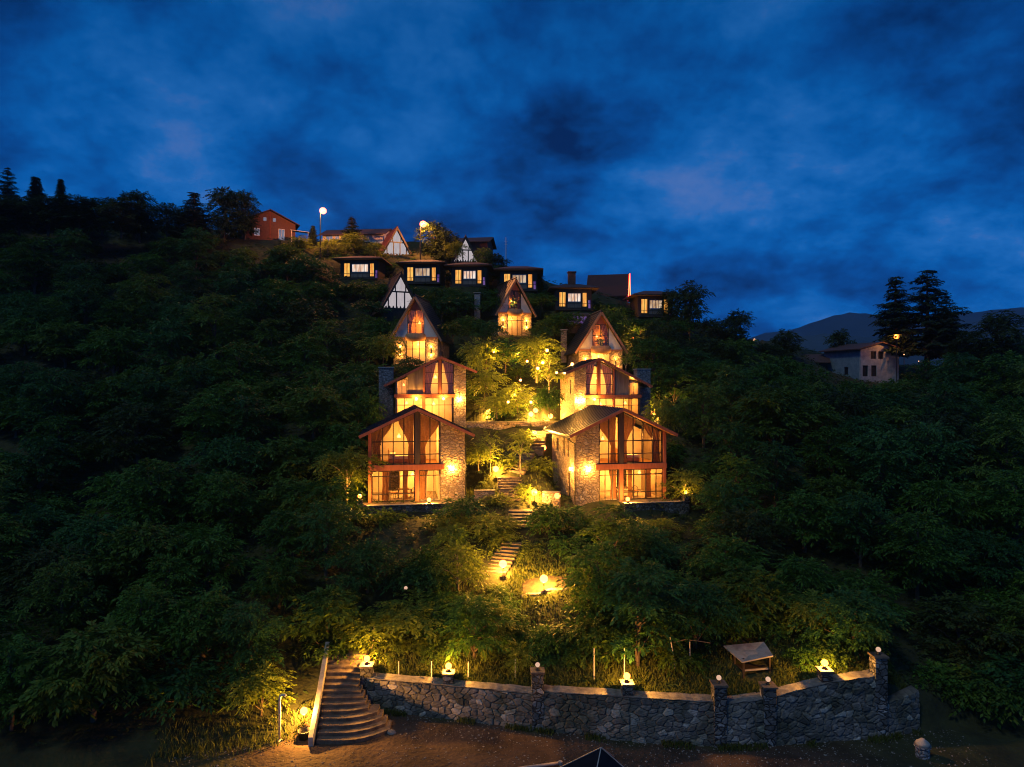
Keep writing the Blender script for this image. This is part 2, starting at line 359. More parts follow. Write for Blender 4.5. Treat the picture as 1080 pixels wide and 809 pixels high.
# ------------------------------------------------------------------ where the buildings stand
def at(px, py, D): return ((px - 540) / FPX * D, D, CZ - (py - 404.5) / FPX * D)
V1R = (*at(655, 0, 58.5)[:2], 8.85); V1R_A = R(11)
V1L = (*at(440, 0, 58.0)[:2], 8.85); V1L_A = R(10)
V2L = (*at(464, 0, 70.0)[:2], 14.4); V2L_A = R(8)
V2R = (*at(631.5, 0, 72.0)[:2], 14.3); V2R_A = R(8)
AFL = (*at(438.5, 0, 83.0)[:2], 20.9); AFL_A = R(-6)
AFR = (*at(633.5, 0, 84.0)[:2], 19.4); AFR_A = R(7)
AFM = (*at(543, 0, 94.0)[:2], 25.4); AFM_A = R(20)
AWL = (*at(422.5, 0, 95.0)[:2], 26.6); AWL_A = R(22)
ATL = (*at(418.5, 0, 118.0)[:2], 38.6); ATL_A = R(24)
ATR = (*at(491, 0, 113.0)[:2], 37.0); ATR_A = R(10)
CAB = [(at(379, 295, 105.0), R(-3)), (at(445, 299.5, 103.5), R(-3)), (at(494.5, 302.5, 102.5), R(-3)), (at(547, 307, 101), R(-2)), (at(605, 327, 98.0), R(2)), (at(691, 334, 99.5), R(4))]
BRK = (*at(285, 0, 121)[:2], 43.8); BRK_A = R(26)
WHT = (*at(928, 0, 106)[:2], 19.6); WHT_A = R(15)

# ------------------------------------------------------------------ terrain
WX = [-140, -60, -30, -12.2, -11.9, -8.6, -8.5, -3.7, 1.4, 6.1, 10.7, 13.4, 16.65, 19.7, 21.9, 26, 40, 140]
WY = [20, 24, 31, 36.0, 36.2, 39.3, 39.5, 38.4, 37.2, 35.9, 35.4, 35.5, 35.9, 36.3, 37.0, 37.5, 34, 25]
WT = [.5, .5, .5, .5, .5, 1.5, 1.55, 1.6, 1.75, 2.05, 2.0, 2.2, 2.75, 2.9, 1.7, .6, .5, .5]
PY_ = [47, 50, 54, 56.2, 58.5, 61, 64, 66.5, 69, 76, 79.5, 83, 90, 93, 97, 100, 105, 112, 118, 126, 140, 175, 260, 420]
PZ_ = [5.2, 6.2, 7.2, 7.6, 8.9, 10.8, 13.0, 13.9, 14.2, 15.2, 18.8, 20.6, 22.8, 25, 27.0, 30, 34, 37.6, 41, 43.6, 44.5, 38, 8, -12]
SX_ = [-140, -75, -58, -40, -24, 0, 10, 21, 34, 52, 75, 140]
SS_ = [1.12, 1.14, 1.11, 1.06, 1.05, 1.0, .95, .86, .68, .47, .38, .30]
CAPX = [-30, -14, -6.5, 0, 6.4, 13, 25, 35, 46, 60]
CAPZ = [60, 42.5, 39.6, 37.4, 34.6, 32.6, 29.0, 27.0, 24, 60]
PADS = [(V1R[0], V1R[1] + 4.4, 5.2, 8.8), (V1L[0] - .6, V1L[1] + 4.4, 5.2, 8.8), (V2L[0], V2L[1] + 3.5, 5.8, 14.35), (V2R[0] + 1, V2R[1] + 3.5, 5.8, 14.25),
        (AFL[0], AFL[1] + 3, 5, 20.85), (AFR[0], AFR[1] + 3, 5, 19.35), (AFM[0], AFM[1] + 3, 4.5, 25.35), (AWL[0], AWL[1] + 3, 4, 26.5),
        (ATL[0], ATL[1] + 3, 4, 38.5), (ATR[0], ATR[1] + 3, 4, 36.9), (BRK[0], BRK[1] + 3, 6, 43.7), (WHT[0], WHT[1] + 4, 7, 18.9)] + \
       [(c[0], c[1] + 2.5, 3.9, c[2] - .05) for c, a in CAB]
def sstep(t): t = np.clip(t, 0, 1); return t * t * (3 - 2 * t)
def terrain(x, y):
    x = np.asarray(x, float); y = np.asarray(y, float)
    yw = np.interp(x, WX, WY); z0 = np.interp(x, WX, WT)
    t = y - yw
    up = np.where(y < 47, z0 + (5.2 - z0) * np.clip((t - .8) / (47 - yw - .8), 0, 1), np.interp(y, PY_, PZ_))
    s = np.interp(x, SX_, SS_)
    up = np.where(up > 8.5, 8.5 + (up - 8.5) * s, up)
    cap = np.interp(x, CAPX, CAPZ); up = up - np.maximum(up - cap, 0) * sstep((y - 97) / 10)
    z = up * sstep((t - .12) / .68)
    bump = .22 * np.sin(x * .61 + 1.3 * np.sin(y * .37)) + .18 * np.sin(y * .83 + 1.1 * np.sin(x * .47)) + .35 * np.sin(x * .13 + y * .17)
    z = z + bump * np.clip((t - 2) / 5, 0, 1)
    z = z + .025 * np.sin(x * 1.9 + .7 * y) * np.clip(-t, 0, 1)
    # entrance stairs cut into the bank
    st = np.clip((y - 35.6) / 5.5, 0, 1) * 2.45 - .22
    w = sstep((x + 11.75) / .35) * sstep((-8.55 - x) / .35) * (1 - sstep((y - 41) / 2.5))
    z = z * (1 - w) + np.where(y < 35.6, 0, np.maximum(st, 0 * st - .1)) * w
    for px, py, r, pz in PADS:
        d = np.hypot(x - px, y - py); k = 1 - sstep((d - r) / (r * .42)); z = z * (1 - k) + pz * k
    return z
def tz(x, y): return float(terrain(x, y))
def march(px, py, D0=28, D1=170):
    """where the line of sight through a pixel meets the ground"""
    D = np.arange(D0, D1, .1); X = (px - 540) / FPX * D; Z = CZ - (py - 404.5) / FPX * D
    h = terrain(X, D) - Z; i = np.argmax(h > 0)
    return (float(X[i]), float(D[i]), float(terrain(X[i], D[i])))

def grid_axis(parts):
    a = []
    for lo, hi, st in parts: a += list(np.arange(lo, hi, st))
    return np.array(a + [parts[-1][1]])
def build_ground():
    xs = grid_axis([(-2600, -300, 230), (-300, -120, 15), (-120, -40, 2), (-40, -16, 1), (-16, 26, .4), (26, 60, 1.2), (60, 120, 2.5), (120, 300, 15), (300, 2600, 230)])
    ys = grid_axis([(-300, -20, 28), (-20, 22, 3), (22, 33, 1), (33, 48, .35), (48, 75, .9), (75, 130, 1.4), (130, 200, 5), (200, 440, 20), (440, 2700, 190)])
    gx, gy = np.meshgrid(xs, ys); gz = terrain(gx, gy)
    nx, ny = len(xs), len(ys)
    v = np.stack([gx, gy, gz], -1).reshape(-1, 3)
    i = np.arange((ny - 1) * nx).reshape(ny - 1, nx)[:, :-1].ravel()
    f = np.stack([i, i + 1, i + nx + 1, i + nx], -1)
    me = bpy.data.meshes.new('ground'); me.from_pydata(v.tolist(), [], f.tolist())
    me.polygons.foreach_set('use_smooth', [True] * len(me.polygons))
    ca = me.color_attributes.new('cover', 'FLOAT_COLOR', 'POINT')
    t = gy - np.interp(gx, WX, WY); c = sstep((t + .6 + .5 * np.sin(gx * 1.3)) / 1.0)
    side = np.maximum(sstep((-12.5 - gx + np.sin(gy)) / 3), sstep((gx - 14 + np.sin(gy * .7)) / 6)); c = np.maximum(c, side).ravel()
    a = np.ones((len(v), 4)); a[:, :3] = c[:, None]; ca.data.foreach_set('color', a.astype(np.float32).ravel())
    me.materials.append(M['ground'])
    o = bpy.data.objects.new('ground', me); col.objects.link(o); tag(o, kind='structure')
build_ground()

def build_mountains():
    def ridge(name, y0, depth, hx, hz, seed):
        r = np.random.RandomState(seed)
        xs = np.linspace(-2400, 2400, 160); ts = np.linspace(0, 1, 26)
        top = np.interp(xs, hx, hz)
        for k in range(1, 7): top = top + r.uniform(-1, 1) * 26 / k * np.sin(xs * .0032 * k * r.uniform(.8, 1.4) + r.uniform(0, 6))
        gx, gt = np.meshgrid(xs, ts)
        prof = np.sin(np.clip(gt, 0, 1) * math.pi) ** .85
        gy = y0 + gt * depth
        gz = -30 + (top[None, :] + 30) * prof
        for k in range(1, 6): gz = gz + 14 / k * np.sin(gx * .008 * k + r.uniform(0, 6) + gt * 9 * r.uniform(.5, 1)) * np.sin(gt * math.pi) * np.sin(gt * 13 + gx * .004 * k)
        v = np.stack([gx, gy, gz], -1).reshape(-1, 3); nx = len(xs)
        i = np.arange(25 * nx).reshape(25, nx)[:, :-1].ravel()
        me = bpy.data.meshes.new(name); me.from_pydata(v.tolist(), [], np.stack([i, i + 1, i + nx + 1, i + nx], -1).tolist())
        me.polygons.foreach_set('use_smooth', [True] * len(me.polygons)); me.materials.append(M['mountain'])
        o = bpy.data.objects.new(name, me); col.objects.link(o); tag(o, kind='structure')
    ridge('mountain_range', 1650, 900, [-2400, 300, 650, 800, 1000, 1150, 1350, 1700, 2400], [60, 60, 120, 175, 228, 220, 240, 235, 200], 3)
    ridge('foothills', 1050, 420, [-2400, 0, 420, 560, 760, 1000, 2400], [10, 15, 60, 80, 85, 120, 100], 8)
build_mountains()

# ------------------------------------------------------------------ evening haze
def build_haze():
    m, n, l = mat('haze'); o = N(n, 'ShaderNodeOutputMaterial'); v = N(n, 'ShaderNodeVolumePrincipled')
    v.inputs['Color'].default_value = (.22, .52, 1.0, 1); v.inputs['Density'].default_value = HAZE; v.inputs['Anisotropy'].default_value = .35
    l.new(v.outputs[0], o.inputs['Volume'])
    b = MB().box(-2700, 2700, -320, 2750, -51, 290).build('haze', m); tag(b, 'thin evening haze', None, None, 'stuff')
HAZE = .00013
build_haze()
# ------------------------------------------------------------------ lamps
def garden_lamp(px, py, label, h=.85, r=.27, dim=False, tilt=0, D0=45):
    p = march(px, py + 9, D0); p = march(px, py + h * FPX / p[1], D0)
    o = empty('garden_lamp', p, 0, label, 'garden lamp', 'globe lamps along the garden paths')
    MB().lathe((0, 0, 0), [(.10, -.05), (.10, .03), (.04, .05), (.03, .1), (.03, h - r - .05), (.07, h - r - .03), (.08, h - r + .03)], 8).build('post', 'black', o, True)
    MB().ball((0, 0, h + .02), r, 12, 8).build('globe', 'globe_dim' if dim else 'globe_garden', o, True)
    if not dim: lamp_light(o, (0, 0, h + .02), 2700 if r > .13 else 1200)
    return o
def pier_lamp(p, label, dim=False, r=.18, group='lamps on top of the stone piers', name='pier_lamp'):
    o = empty(name, p, 0, label, 'pier lamp', group)
    MB().lathe((0, 0, 0), [(.12, 0), (.12, .05), (.07, .07), (.07, .13), (.10, .15)], 10).build('collar', 'black', o, True)
    MB().ball((0, 0, .14 + r * .95), r, 12, 8).build('globe', 'globe_dim' if dim else 'globe', o, True)
    if not dim: lamp_light(o, (0, 0, .14 + r * .95), 1000 if r > .13 else 300)
    return o
def wall_lamp(loc, rz, p, label, sc_=1.0, group='lanterns on the villa walls'):
    o = empty('wall_lamp', local(loc, rz, p), rz, label, 'wall lamp', group)
    MB().box(-.06, .06, 0, .03, -.18, .18).bar((0, 0, .12), (0, -.2, .14), .03).bar((0, -.2, .15), (0, -.2, .08), .03).build('bracket', 'black', o)
    MB().lathe((0, -.2, -.2 * sc_), [(.07, 0), (.11 * sc_, .03), (.12 * sc_, .2 * sc_), (.07, .28 * sc_)], 8).build('lantern', 'sconce', o, True); lamp_light(o, (0, -.2, -.06), 650)
    return o

# ------------------------------------------------------------------ house pieces
def bars(mb, x0, x1, z0, ztop, xs, zs, y0, y1, w=.05):
    """window grid: verticals at xs, horizontals at zs, with a head that follows ztop(x)"""
    for x in xs: mb.prism([(x - w / 2, z0), (x + w / 2, z0), (x + w / 2, ztop(x + w / 2)), (x - w / 2, ztop(x - w / 2))], y0, y1)
    for z in zs:
        a, b = x0, x1
        # clip a rail where the roof comes down below it
        t = [x for x in np.linspace(x0, x1, 60) if ztop(x) > z + .05]
        if len(t) < 2: continue
        a, b = t[0], t[-1]
        mb.box(a, b, y0 + .006, y1 - .006, z - w / 2, z + w / 2)
    k = 8
    for i in range(k):
        a, b = x0 + (x1 - x0) * i / k, x0 + (x1 - x0) * (i + 1) / k
        mb.prism([(a, ztop(a) - .09), (b, ztop(b) - .09), (b, ztop(b)), (a, ztop(a))], y0 - .004, y1 + .004)
def curtain(mx, xa, xb, xg, ztop, z0, y, parent, zg=.38, wg=.3):
    """a drape hung from xa..xb and tied towards xg"""
    rows, cols = 18, 22; v, f = [], []
    for i in range(rows + 1):
        t = i / rows; k = sstep(t / (1 - zg)) ** .9; half = wg / 2 * (1 + .25 * max(0, t - (1 - zg)) / zg)
        l0, r0 = xa * (1 - k) + (xg - half) * k, xb * (1 - k) + (xg + half) * k
        for j in range(cols + 1):
            u = j / cols; x = l0 + (r0 - l0) * u; zt = ztop(xa + (xb - xa) * u)
            v.append((x * mx, y + .07 * math.sin(u * 26) * (.5 + .5 * t), zt + (z0 - zt) * t))
    for i in range(rows):
        for j in range(cols): a = i * (cols + 1) + j; f.append((a, a + 1, a + cols + 2, a + cols + 1))
    me = bpy.data.meshes.new('curtain'); me.from_pydata(v, [], f); me.polygons.foreach_set('use_smooth', [True] * len(f)); me.materials.append(M['curtain'])
    o = bpy.data.objects.new('curtain', me); col.objects.link(o); o.parent = parent; return o
def roof_slope(mb, xa, za, xb, zb, y0, y1, t=.16):
    """a roof plane between (xa,za) and (xb,zb), running from y0 back to y1"""
    mb.slab((xa, y0, za), (xb, y0, zb), (xb, y1, zb), (xa, y1, za), t) if xb > xa else mb.slab((xb, y0, zb), (xa, y0, za), (xa, y1, za), (xb, y1, zb), t)
    # standing seams
    n = int((y1 - y0) / .6)
    for i in range(1, n):
        y = y0 + (y1 - y0) * i / n
        mb.bar((xa, y, za + .015), (xb, y, zb + .015), .035, .05)
    return mb
def pendant(x, y, z, drop, parent, r=.15, m='pendant'):
    o = MB().lathe((x, y, z), [(.02, r * 2), (.03, r * 1.6), (r, .05), (r, 0), (r * .5, -.03)], 10).build('pendant_lamp', m, parent, True)
    MB().tube([(x, y, z + r * 2), (x, y, z + r * 2 + drop)], .012, 5).build('cord', 'black', o); lamp_light(parent, (x, y, z + .04), 3300 * r * random.Random(int(x * 97 + y * 31 + parent.location.x * 7)).choice((.8, 1.05, 1.35)), (1, .37, .048))
    return o

# ------------------------------------------------------------------ lower villas
def lower_villa(loc, rz, mx, label, where):
    o = empty('stone_villa', loc, rz, label, 'villa', 'stone and glass villas in the two stacks')
    W, D, ZE, ZR = 4.05, 8.0, 5.75, 7.65
    sl = (ZR - ZE) / W
    top = lambda x: ZR - abs(x) * sl - .02
    F = 2.88
    # stone: the front panel and the side wall with its openings
    b = MB(mx); b.prism([(-W, -.4), (-1.98, -.4), (-1.98, top(-1.98)), (-W, top(-W))], 0, .34); b.build('front_wall', 'villastone', o)
    holes = [(2.0, 2.5, 3.5, 5.1), (3.4, 3.9, 3.5, 5.1), (1.6, 2.5, -.05, 2.15), (5.6, 6.2, 3.7, 4.9)]
    b = MB(mx).wall(.34, D, -.4, ZE - .02, -W, -W + .34, holes, 'y'); b.build('side_wall', 'villastone', o)
    b = MB(mx).wall(.2, D, -.4, ZE - .02, W - .22, W, [], 'y'); b.build('side_wall', 'board', o, label='timber boarded side wall')
    b = MB(mx); b.prism([(-W + .34, -.4), (W - .22, -.4), (W - .22, top(W - .22)), (0, top(0)), (-W + .34, top(-W + .34))], D - .3, D); b.build('back_wall', 'villastone', o)
    for h in (holes[0], holes[1], holes[3]):
        f = MB(mx).box(-W + .10, -W + .16, h[0] + .003, h[0] + .06, h[2] + .003, h[3] - .003).box(-W + .10, -W + .16, h[1] - .06, h[1] - .003, h[2] + .003, h[3] - .003) \
            .box(-W + .10, -W + .16, h[0] + .06, h[1] - .06, h[2] + .003, h[2] + .06).box(-W + .10, -W + .16, h[0] + .06, h[1] - .06, h[3] - .06, h[3] - .003).build('window', 'muntin', o)
        MB(mx).box(-W + .125, -W + .135, h[0] + .06, h[1] - .06, h[2] + .06, h[3] - .06).build('pane', 'glass', f)
    dr = MB(mx).box(-W + .10, -W + .16, 1.61, 2.49, -.04, 2.14).build('door', 'darkwood', o)
    MB(mx).bar((-W + .04, 2.36, .95), (-W + .04, 2.36, 1.15), .03).bar((-W + .04, 2.36, .97), (-W + .1, 2.36, .97), .02).bar((-W + .04, 2.36, 1.13), (-W + .1, 2.36, 1.13), .02).build('handle', 'galv', dr)
    # floors and rooms
    MB(mx).box(-W + .345, W - .225, .3, D - .305, -.4, -.01).build('floor_slab', 'concrete', o)
    MB(mx).box(-W + .345, W - .225, .25, D - .305, F - .12, F + .1).build('floor_slab', 'amberwood', o)
    MB(mx).wall(-1.9, W - .23, 0, F - .125, 5.0, 5.12, [(1.4, 2.4, .1, 2.2)]).box(-1.98, -1.86, .345, 5.0, 0, F - .125).build('partition', 'plaster', o)
    b = MB(mx); b.prism([(-1.86, F + .105), (W - .23, F + .105), (W - .23, top(W - .23) - .2), (0, top(0) - .2), (-1.86, top(-1.86) - .2)], 5.0, 5.12); b.box(-1.98, -1.86, .345, 5.12, F + .105, top(-1.98) - .2)
    b.build('partition', 'plaster', o)
    pendant(1.5 * mx, 2.6, 5.2, .9, o, .17); pendant(.3 * mx, 3.2, 1.75, .6, o, .16); pendant(-.9 * mx, 2.2, 5.0, .8, o, .13); pendant(2.6 * mx, 2.4, 1.9, .5, o, .13)
    # red frame
    MB(mx).box(-2.3, W + .06, -.16, .10, F - .26, F + .20).build('floor_beam', 'redwood', o, bevel=.015)
    MB(mx).prism([(W - .24, -.05), (W + .03, -.05), (W + .03, top(W + .03)), (W - .24, top(W - .24))], -.12, .19).build('corner_post', 'redwood', o, bevel=.01)
    MB(mx).box(-.17, .17, -.13, .18, -.05, F - .265).build('post', 'redwood', o, bevel=.01)
    MB(mx).prism([(-.2, F + .205), (.2, F + .205), (.2, top(.2)), (0, top(0)), (-.2, top(-.2))], -.13, .18).build('king_post', 'darkwood', o, bevel=.01)
    # upper windows
    zc = F + .21
    for (x0, x1, n) in ((-1.96, -.205, 2), (.205, W - .245, 4)):
        xs = [x0 + .03 + (x1 - x0 - .06) * i / n for i in range(n + 1)]
        b = MB(mx); bars(b, x0, x1, zc, top, xs, [zc + .03, F + 1.05, F + 2.15], .03, .11, .085); w = b.build('window', 'muntin', o)
        MB(mx).prism([(x0, zc), (x1, zc), (x1, top(x1) - .05), (x0, top(x0) - .05)], .066, .074).build('pane', 'glass', w)
        if n == 2: curtain(mx, x0 + .05, x1 - .05, x1 - .3, lambda x: top(x) - .12, zc + .02, .55, w, .36, .42)
        else:
            curtain(mx, x0 + .05, x0 + 1.35, x0 + .32, lambda x: top(x) - .12, zc + .02, .55, w, .42, .4)
            curtain(mx, x0 + 1.9, x1 - .05, x1 - .4, lambda x: top(x) - .12, zc + .02, .50, w, .45, .6)
    # lower windows and the open door
    flat = lambda x: F - .27
    x0, x1 = .18, W - .245
    xs = [x0 + .03 + (x1 - x0 - .06) * q for q in (0, .27, .58, .84, 1)]
    b = MB(mx); bars(b, x0, x1, 0, flat, xs, [.03, .62, 2.12], .03, .11, .08); w = b.build('window', 'muntin', o)
    MB(mx).box(x0, x1, .066, .074, .02, F - .3).build('pane', 'glass', w)
    curtain(mx, x0 + .55, x0 + 1.0, x0 + .8, flat, .03, .45, w, .5, .34); curtain(mx, 2.2, 2.9, 2.65, flat, .03, .45, w, .5, .5)
    x0, x1 = -1.96, -.18
    b = MB(mx); bars(b, x0, x1, 0, flat, [x0 + .03, x0 + .55, x0 + 1.2, x1 - .03], [2.12], .03, .11, .06); w = b.build('door_frame', 'muntin', o)
    MB(mx).box(x0, x1, .066, .074, 2.15, F - .3).build('pane', 'glass', w); MB(mx).box(x0 + .03, x0 + .52, .0661, .0741, .03, 2.1).build('pane', 'glass', w)
    curtain(mx, -.95, -.22, -.5, flat, .03, .5, w, .5, .5)
    # roof
    YA, YB = -.85, D + .5
    mb = MB(mx); roof_slope(mb, -W - .75, top(0) + .24 - (W + .75) * sl, 0, top(0) + .24, YA, YB); mb.build('roof_slope', 'roofmetal', o)
    mb = MB(mx); roof_slope(mb, 0.002, top(0) + .24, W + .75, top(0) + .24 - (W + .75) * sl, YA, YB); mb.build('roof_slope', 'roofmetal', o)
    mb = MB(mx)
    for s in (-1, 1): mb.slab(*[(p[0] * s, p[1], p[2]) for p in (((0.01, YA + .1, top(0) + .065), (W + .6, YA + .1, top(0) + .065 - (W + .6) * sl), (W + .6, -.03, top(0) + .065 - (W + .6) * sl), (0.01, -.03, top(0) + .065)) if s > 0 else ((W + .6, YA + .1, top(0) + .065 - (W + .6) * sl), (0.01, YA + .1, top(0) + .065), (0.01, -.03, top(0) + .065), (W + .6, -.03, top(0) + .065 - (W + .6) * sl)))], .05)
    mb.build('soffit', 'soffit', o)
    mb = MB(mx)
    for s in (-1, 1): mb.bar((0.01 * s, YA - .03, top(0) + .13), (s * (W + .75), YA - .03, top(0) + .13 - (W + .75) * sl), .05, .24)
    mb.build('bargeboard', 'redwood', o)
    zg = top(0) + .02 - (W + .8) * sl
    g = MB(mx).tube([(-W - .8, YA, zg), (-W - .8, YB, zg)], .07, 7).build('gutter', 'black', o)
    MB(mx).tube([(-W - .8, -.3, zg), (-W - .4, -.12, zg - .35), (-W - .07, -.06, zg - .5), (-W - .07, -.06, -.2)], .05, 7).build('downpipe', 'black', o)
    # furniture of its own
    p = lambda x, y, z: local(loc, rz, (x * mx, y, z))
    bd = empty('bed', p(1.35, 2.6, F + .1), rz, f'white made bed behind the upper glass gable of the lowest {where} villa', 'bed', 'beds behind the glass gables')
    MB().box(-1.0, 1.0, -.9, .9, .08, .38).build('bed_base', 'amberwood', bd, bevel=.02)
    MB().box(-.96, .96, -.88, .88, .382, .66).build('mattress', 'linen', bd, bevel=.09)
    MB().box(-.95, -.45, -.8, .8, .665, .84).build('pillow', 'linen', bd, bevel=.07)
    MB().box(-1.08, -1.0, -.95, .95, .05, 1.2).build('headboard', 'amberwood', bd, bevel=.02)
    ta = empty('dining_table', p(1.0, 2.0, 0), rz, f'low wooden table behind the ground floor glass of the lowest {where} villa', 'table')
    MB().box(-.6, .6, -.4, .4, .68, .73).build('tabletop', 'darkwood', ta, bevel=.01)
    for sx in (-.53, .53):
        for sy in (-.33, .33): MB().box(sx - .03, sx + .03, sy - .03, sy + .03, 0, .677).build('leg', 'darkwood', ta)
    for i, (cx, cy_, a, side) in enumerate(((.1, 1.5, 20, 'near the doorway'), (1.9, 1.6, -25, 'far from the doorway'))):
        ch = empty('chair', p(cx, cy_, 0), rz + R(a * mx), f'dark curved chair by the table of the lowest {where} villa, {side}', 'chair', 'chairs in the villa living rooms')
        MB().box(-.25, .25, -.25, .25, .41, .49).build('seat', 'seatcloth', ch, bevel=.02)
        MB().tube([(-.24, -.22, .49)] + [(-.26 * math.cos(t), -.24, .62 + .32 * math.sin(t)) for t in np.linspace(0, math.pi, 9)] + [(.24, -.22, .49)], .025, 6).build('back_frame', 'darkwood', ch)
        for sx in (-.2, .2):
            for sy in (-.2, .2): MB().tube([(sx * 1.1, sy * 1.1, 0), (sx, sy, .41)], .02, 6).build('leg', 'darkwood', ch)
    return o
lower_villa(V1R, V1R_A, 1, 'two storey stone and glass villa with side door, lowest of the stack with its chimney outside the path', 'right')
lower_villa(V1L, V1L_A, -1, 'two storey glass and stone villa with oval chairs inside, lowest of the stack nearest the dark slope', 'left')
bpy.data.objects['stone_villa']['label'] = 'lowest villa of the right stack, with a side door and a dark downpipe'
bpy.data.objects['stone_villa.001']['label'] = 'lowest villa of the left stack, glass front ending in a stone strip'

wall_lamp(V1R, V1R_A, (-2.95, -.005, 2.75), 'bright lantern on the front stone panel of the lowest right villa', 1.25)
wall_lamp(V1R, V1R_A - R(90), tuple(rotz((-4.055, .9), R(90))) + (2.7,), 'bright lantern on the side wall of the lowest right villa, above its door', 1.1)
wall_lamp(V1L, V1L_A, (2.95, -.005, 2.75), 'bright lantern on the stone strip of the lowest left villa', 1.25)

# terraces in front of the lower villas
def terrace(loc, rz, mx, x0, x1, depth, h, label, floor_label):
    o = empty('terrace_wall', loc, rz, label, 'terrace wall')
    MB(mx).box(x0, x1, -depth - .35, -depth, -h - .6, -.02).build('front_wall', 'wallstone', o)
    MB(mx).box(x1 - .35, x1, -depth, -.2, -h - .6, -.02).build('return_wall', 'wallstone', o)
    MB(mx).box(x0 - .04, x1 + .04, -depth - .40, -depth + .03, -.018, .06).build('coping', 'coping', o, bevel=.01)
    MB(mx).box(x1 - .45, x1 + .02, -depth - .37, -depth + .1, .062, .52).build('pier', 'wallstone', o, bevel=.02)
    MB(mx).box(x0, x1 - .36, -depth + .035, -.06, -.3, -.03).build('paving', 'step', o)
    return o
terrace(V1R, V1R_A, 1, -.4, 5.3, 1.7, 1.1, 'rubble stone terrace wall with coping in front of the lowest right villa', '')
terrace(V1L, V1L_A, -1, -4.6, 4.9, 1.7, 1.1, 'rubble stone terrace wall with coping in front of the lowest left villa', '')
for (L, A, p, lb) in ((V1R, V1R_A, (-.1, -1.88, .06), 'bright globe on the terrace coping before the centre post of the lowest right villa'),
                      (V1L, V1L_A, (.9, -1.88, .06), 'bright globe on the terrace coping before the open doorway of the lowest left villa')):
    pier_lamp(local(L, A, p), lb, False, .17, 'lamps on the villa terraces')
pier_lamp(local(V1L, V1L_A, (-4.68, -1.85, .52)), 'bright globe on the terrace corner at the red post of the lowest left villa', False, .17, 'lamps on the villa terraces')
pier_lamp(local(V1R, V1R_A, (5.08, -1.85, .52)), 'small glowing globe on the terrace corner pier beside the bright shrub', False, .12, 'lamps on the villa terraces')

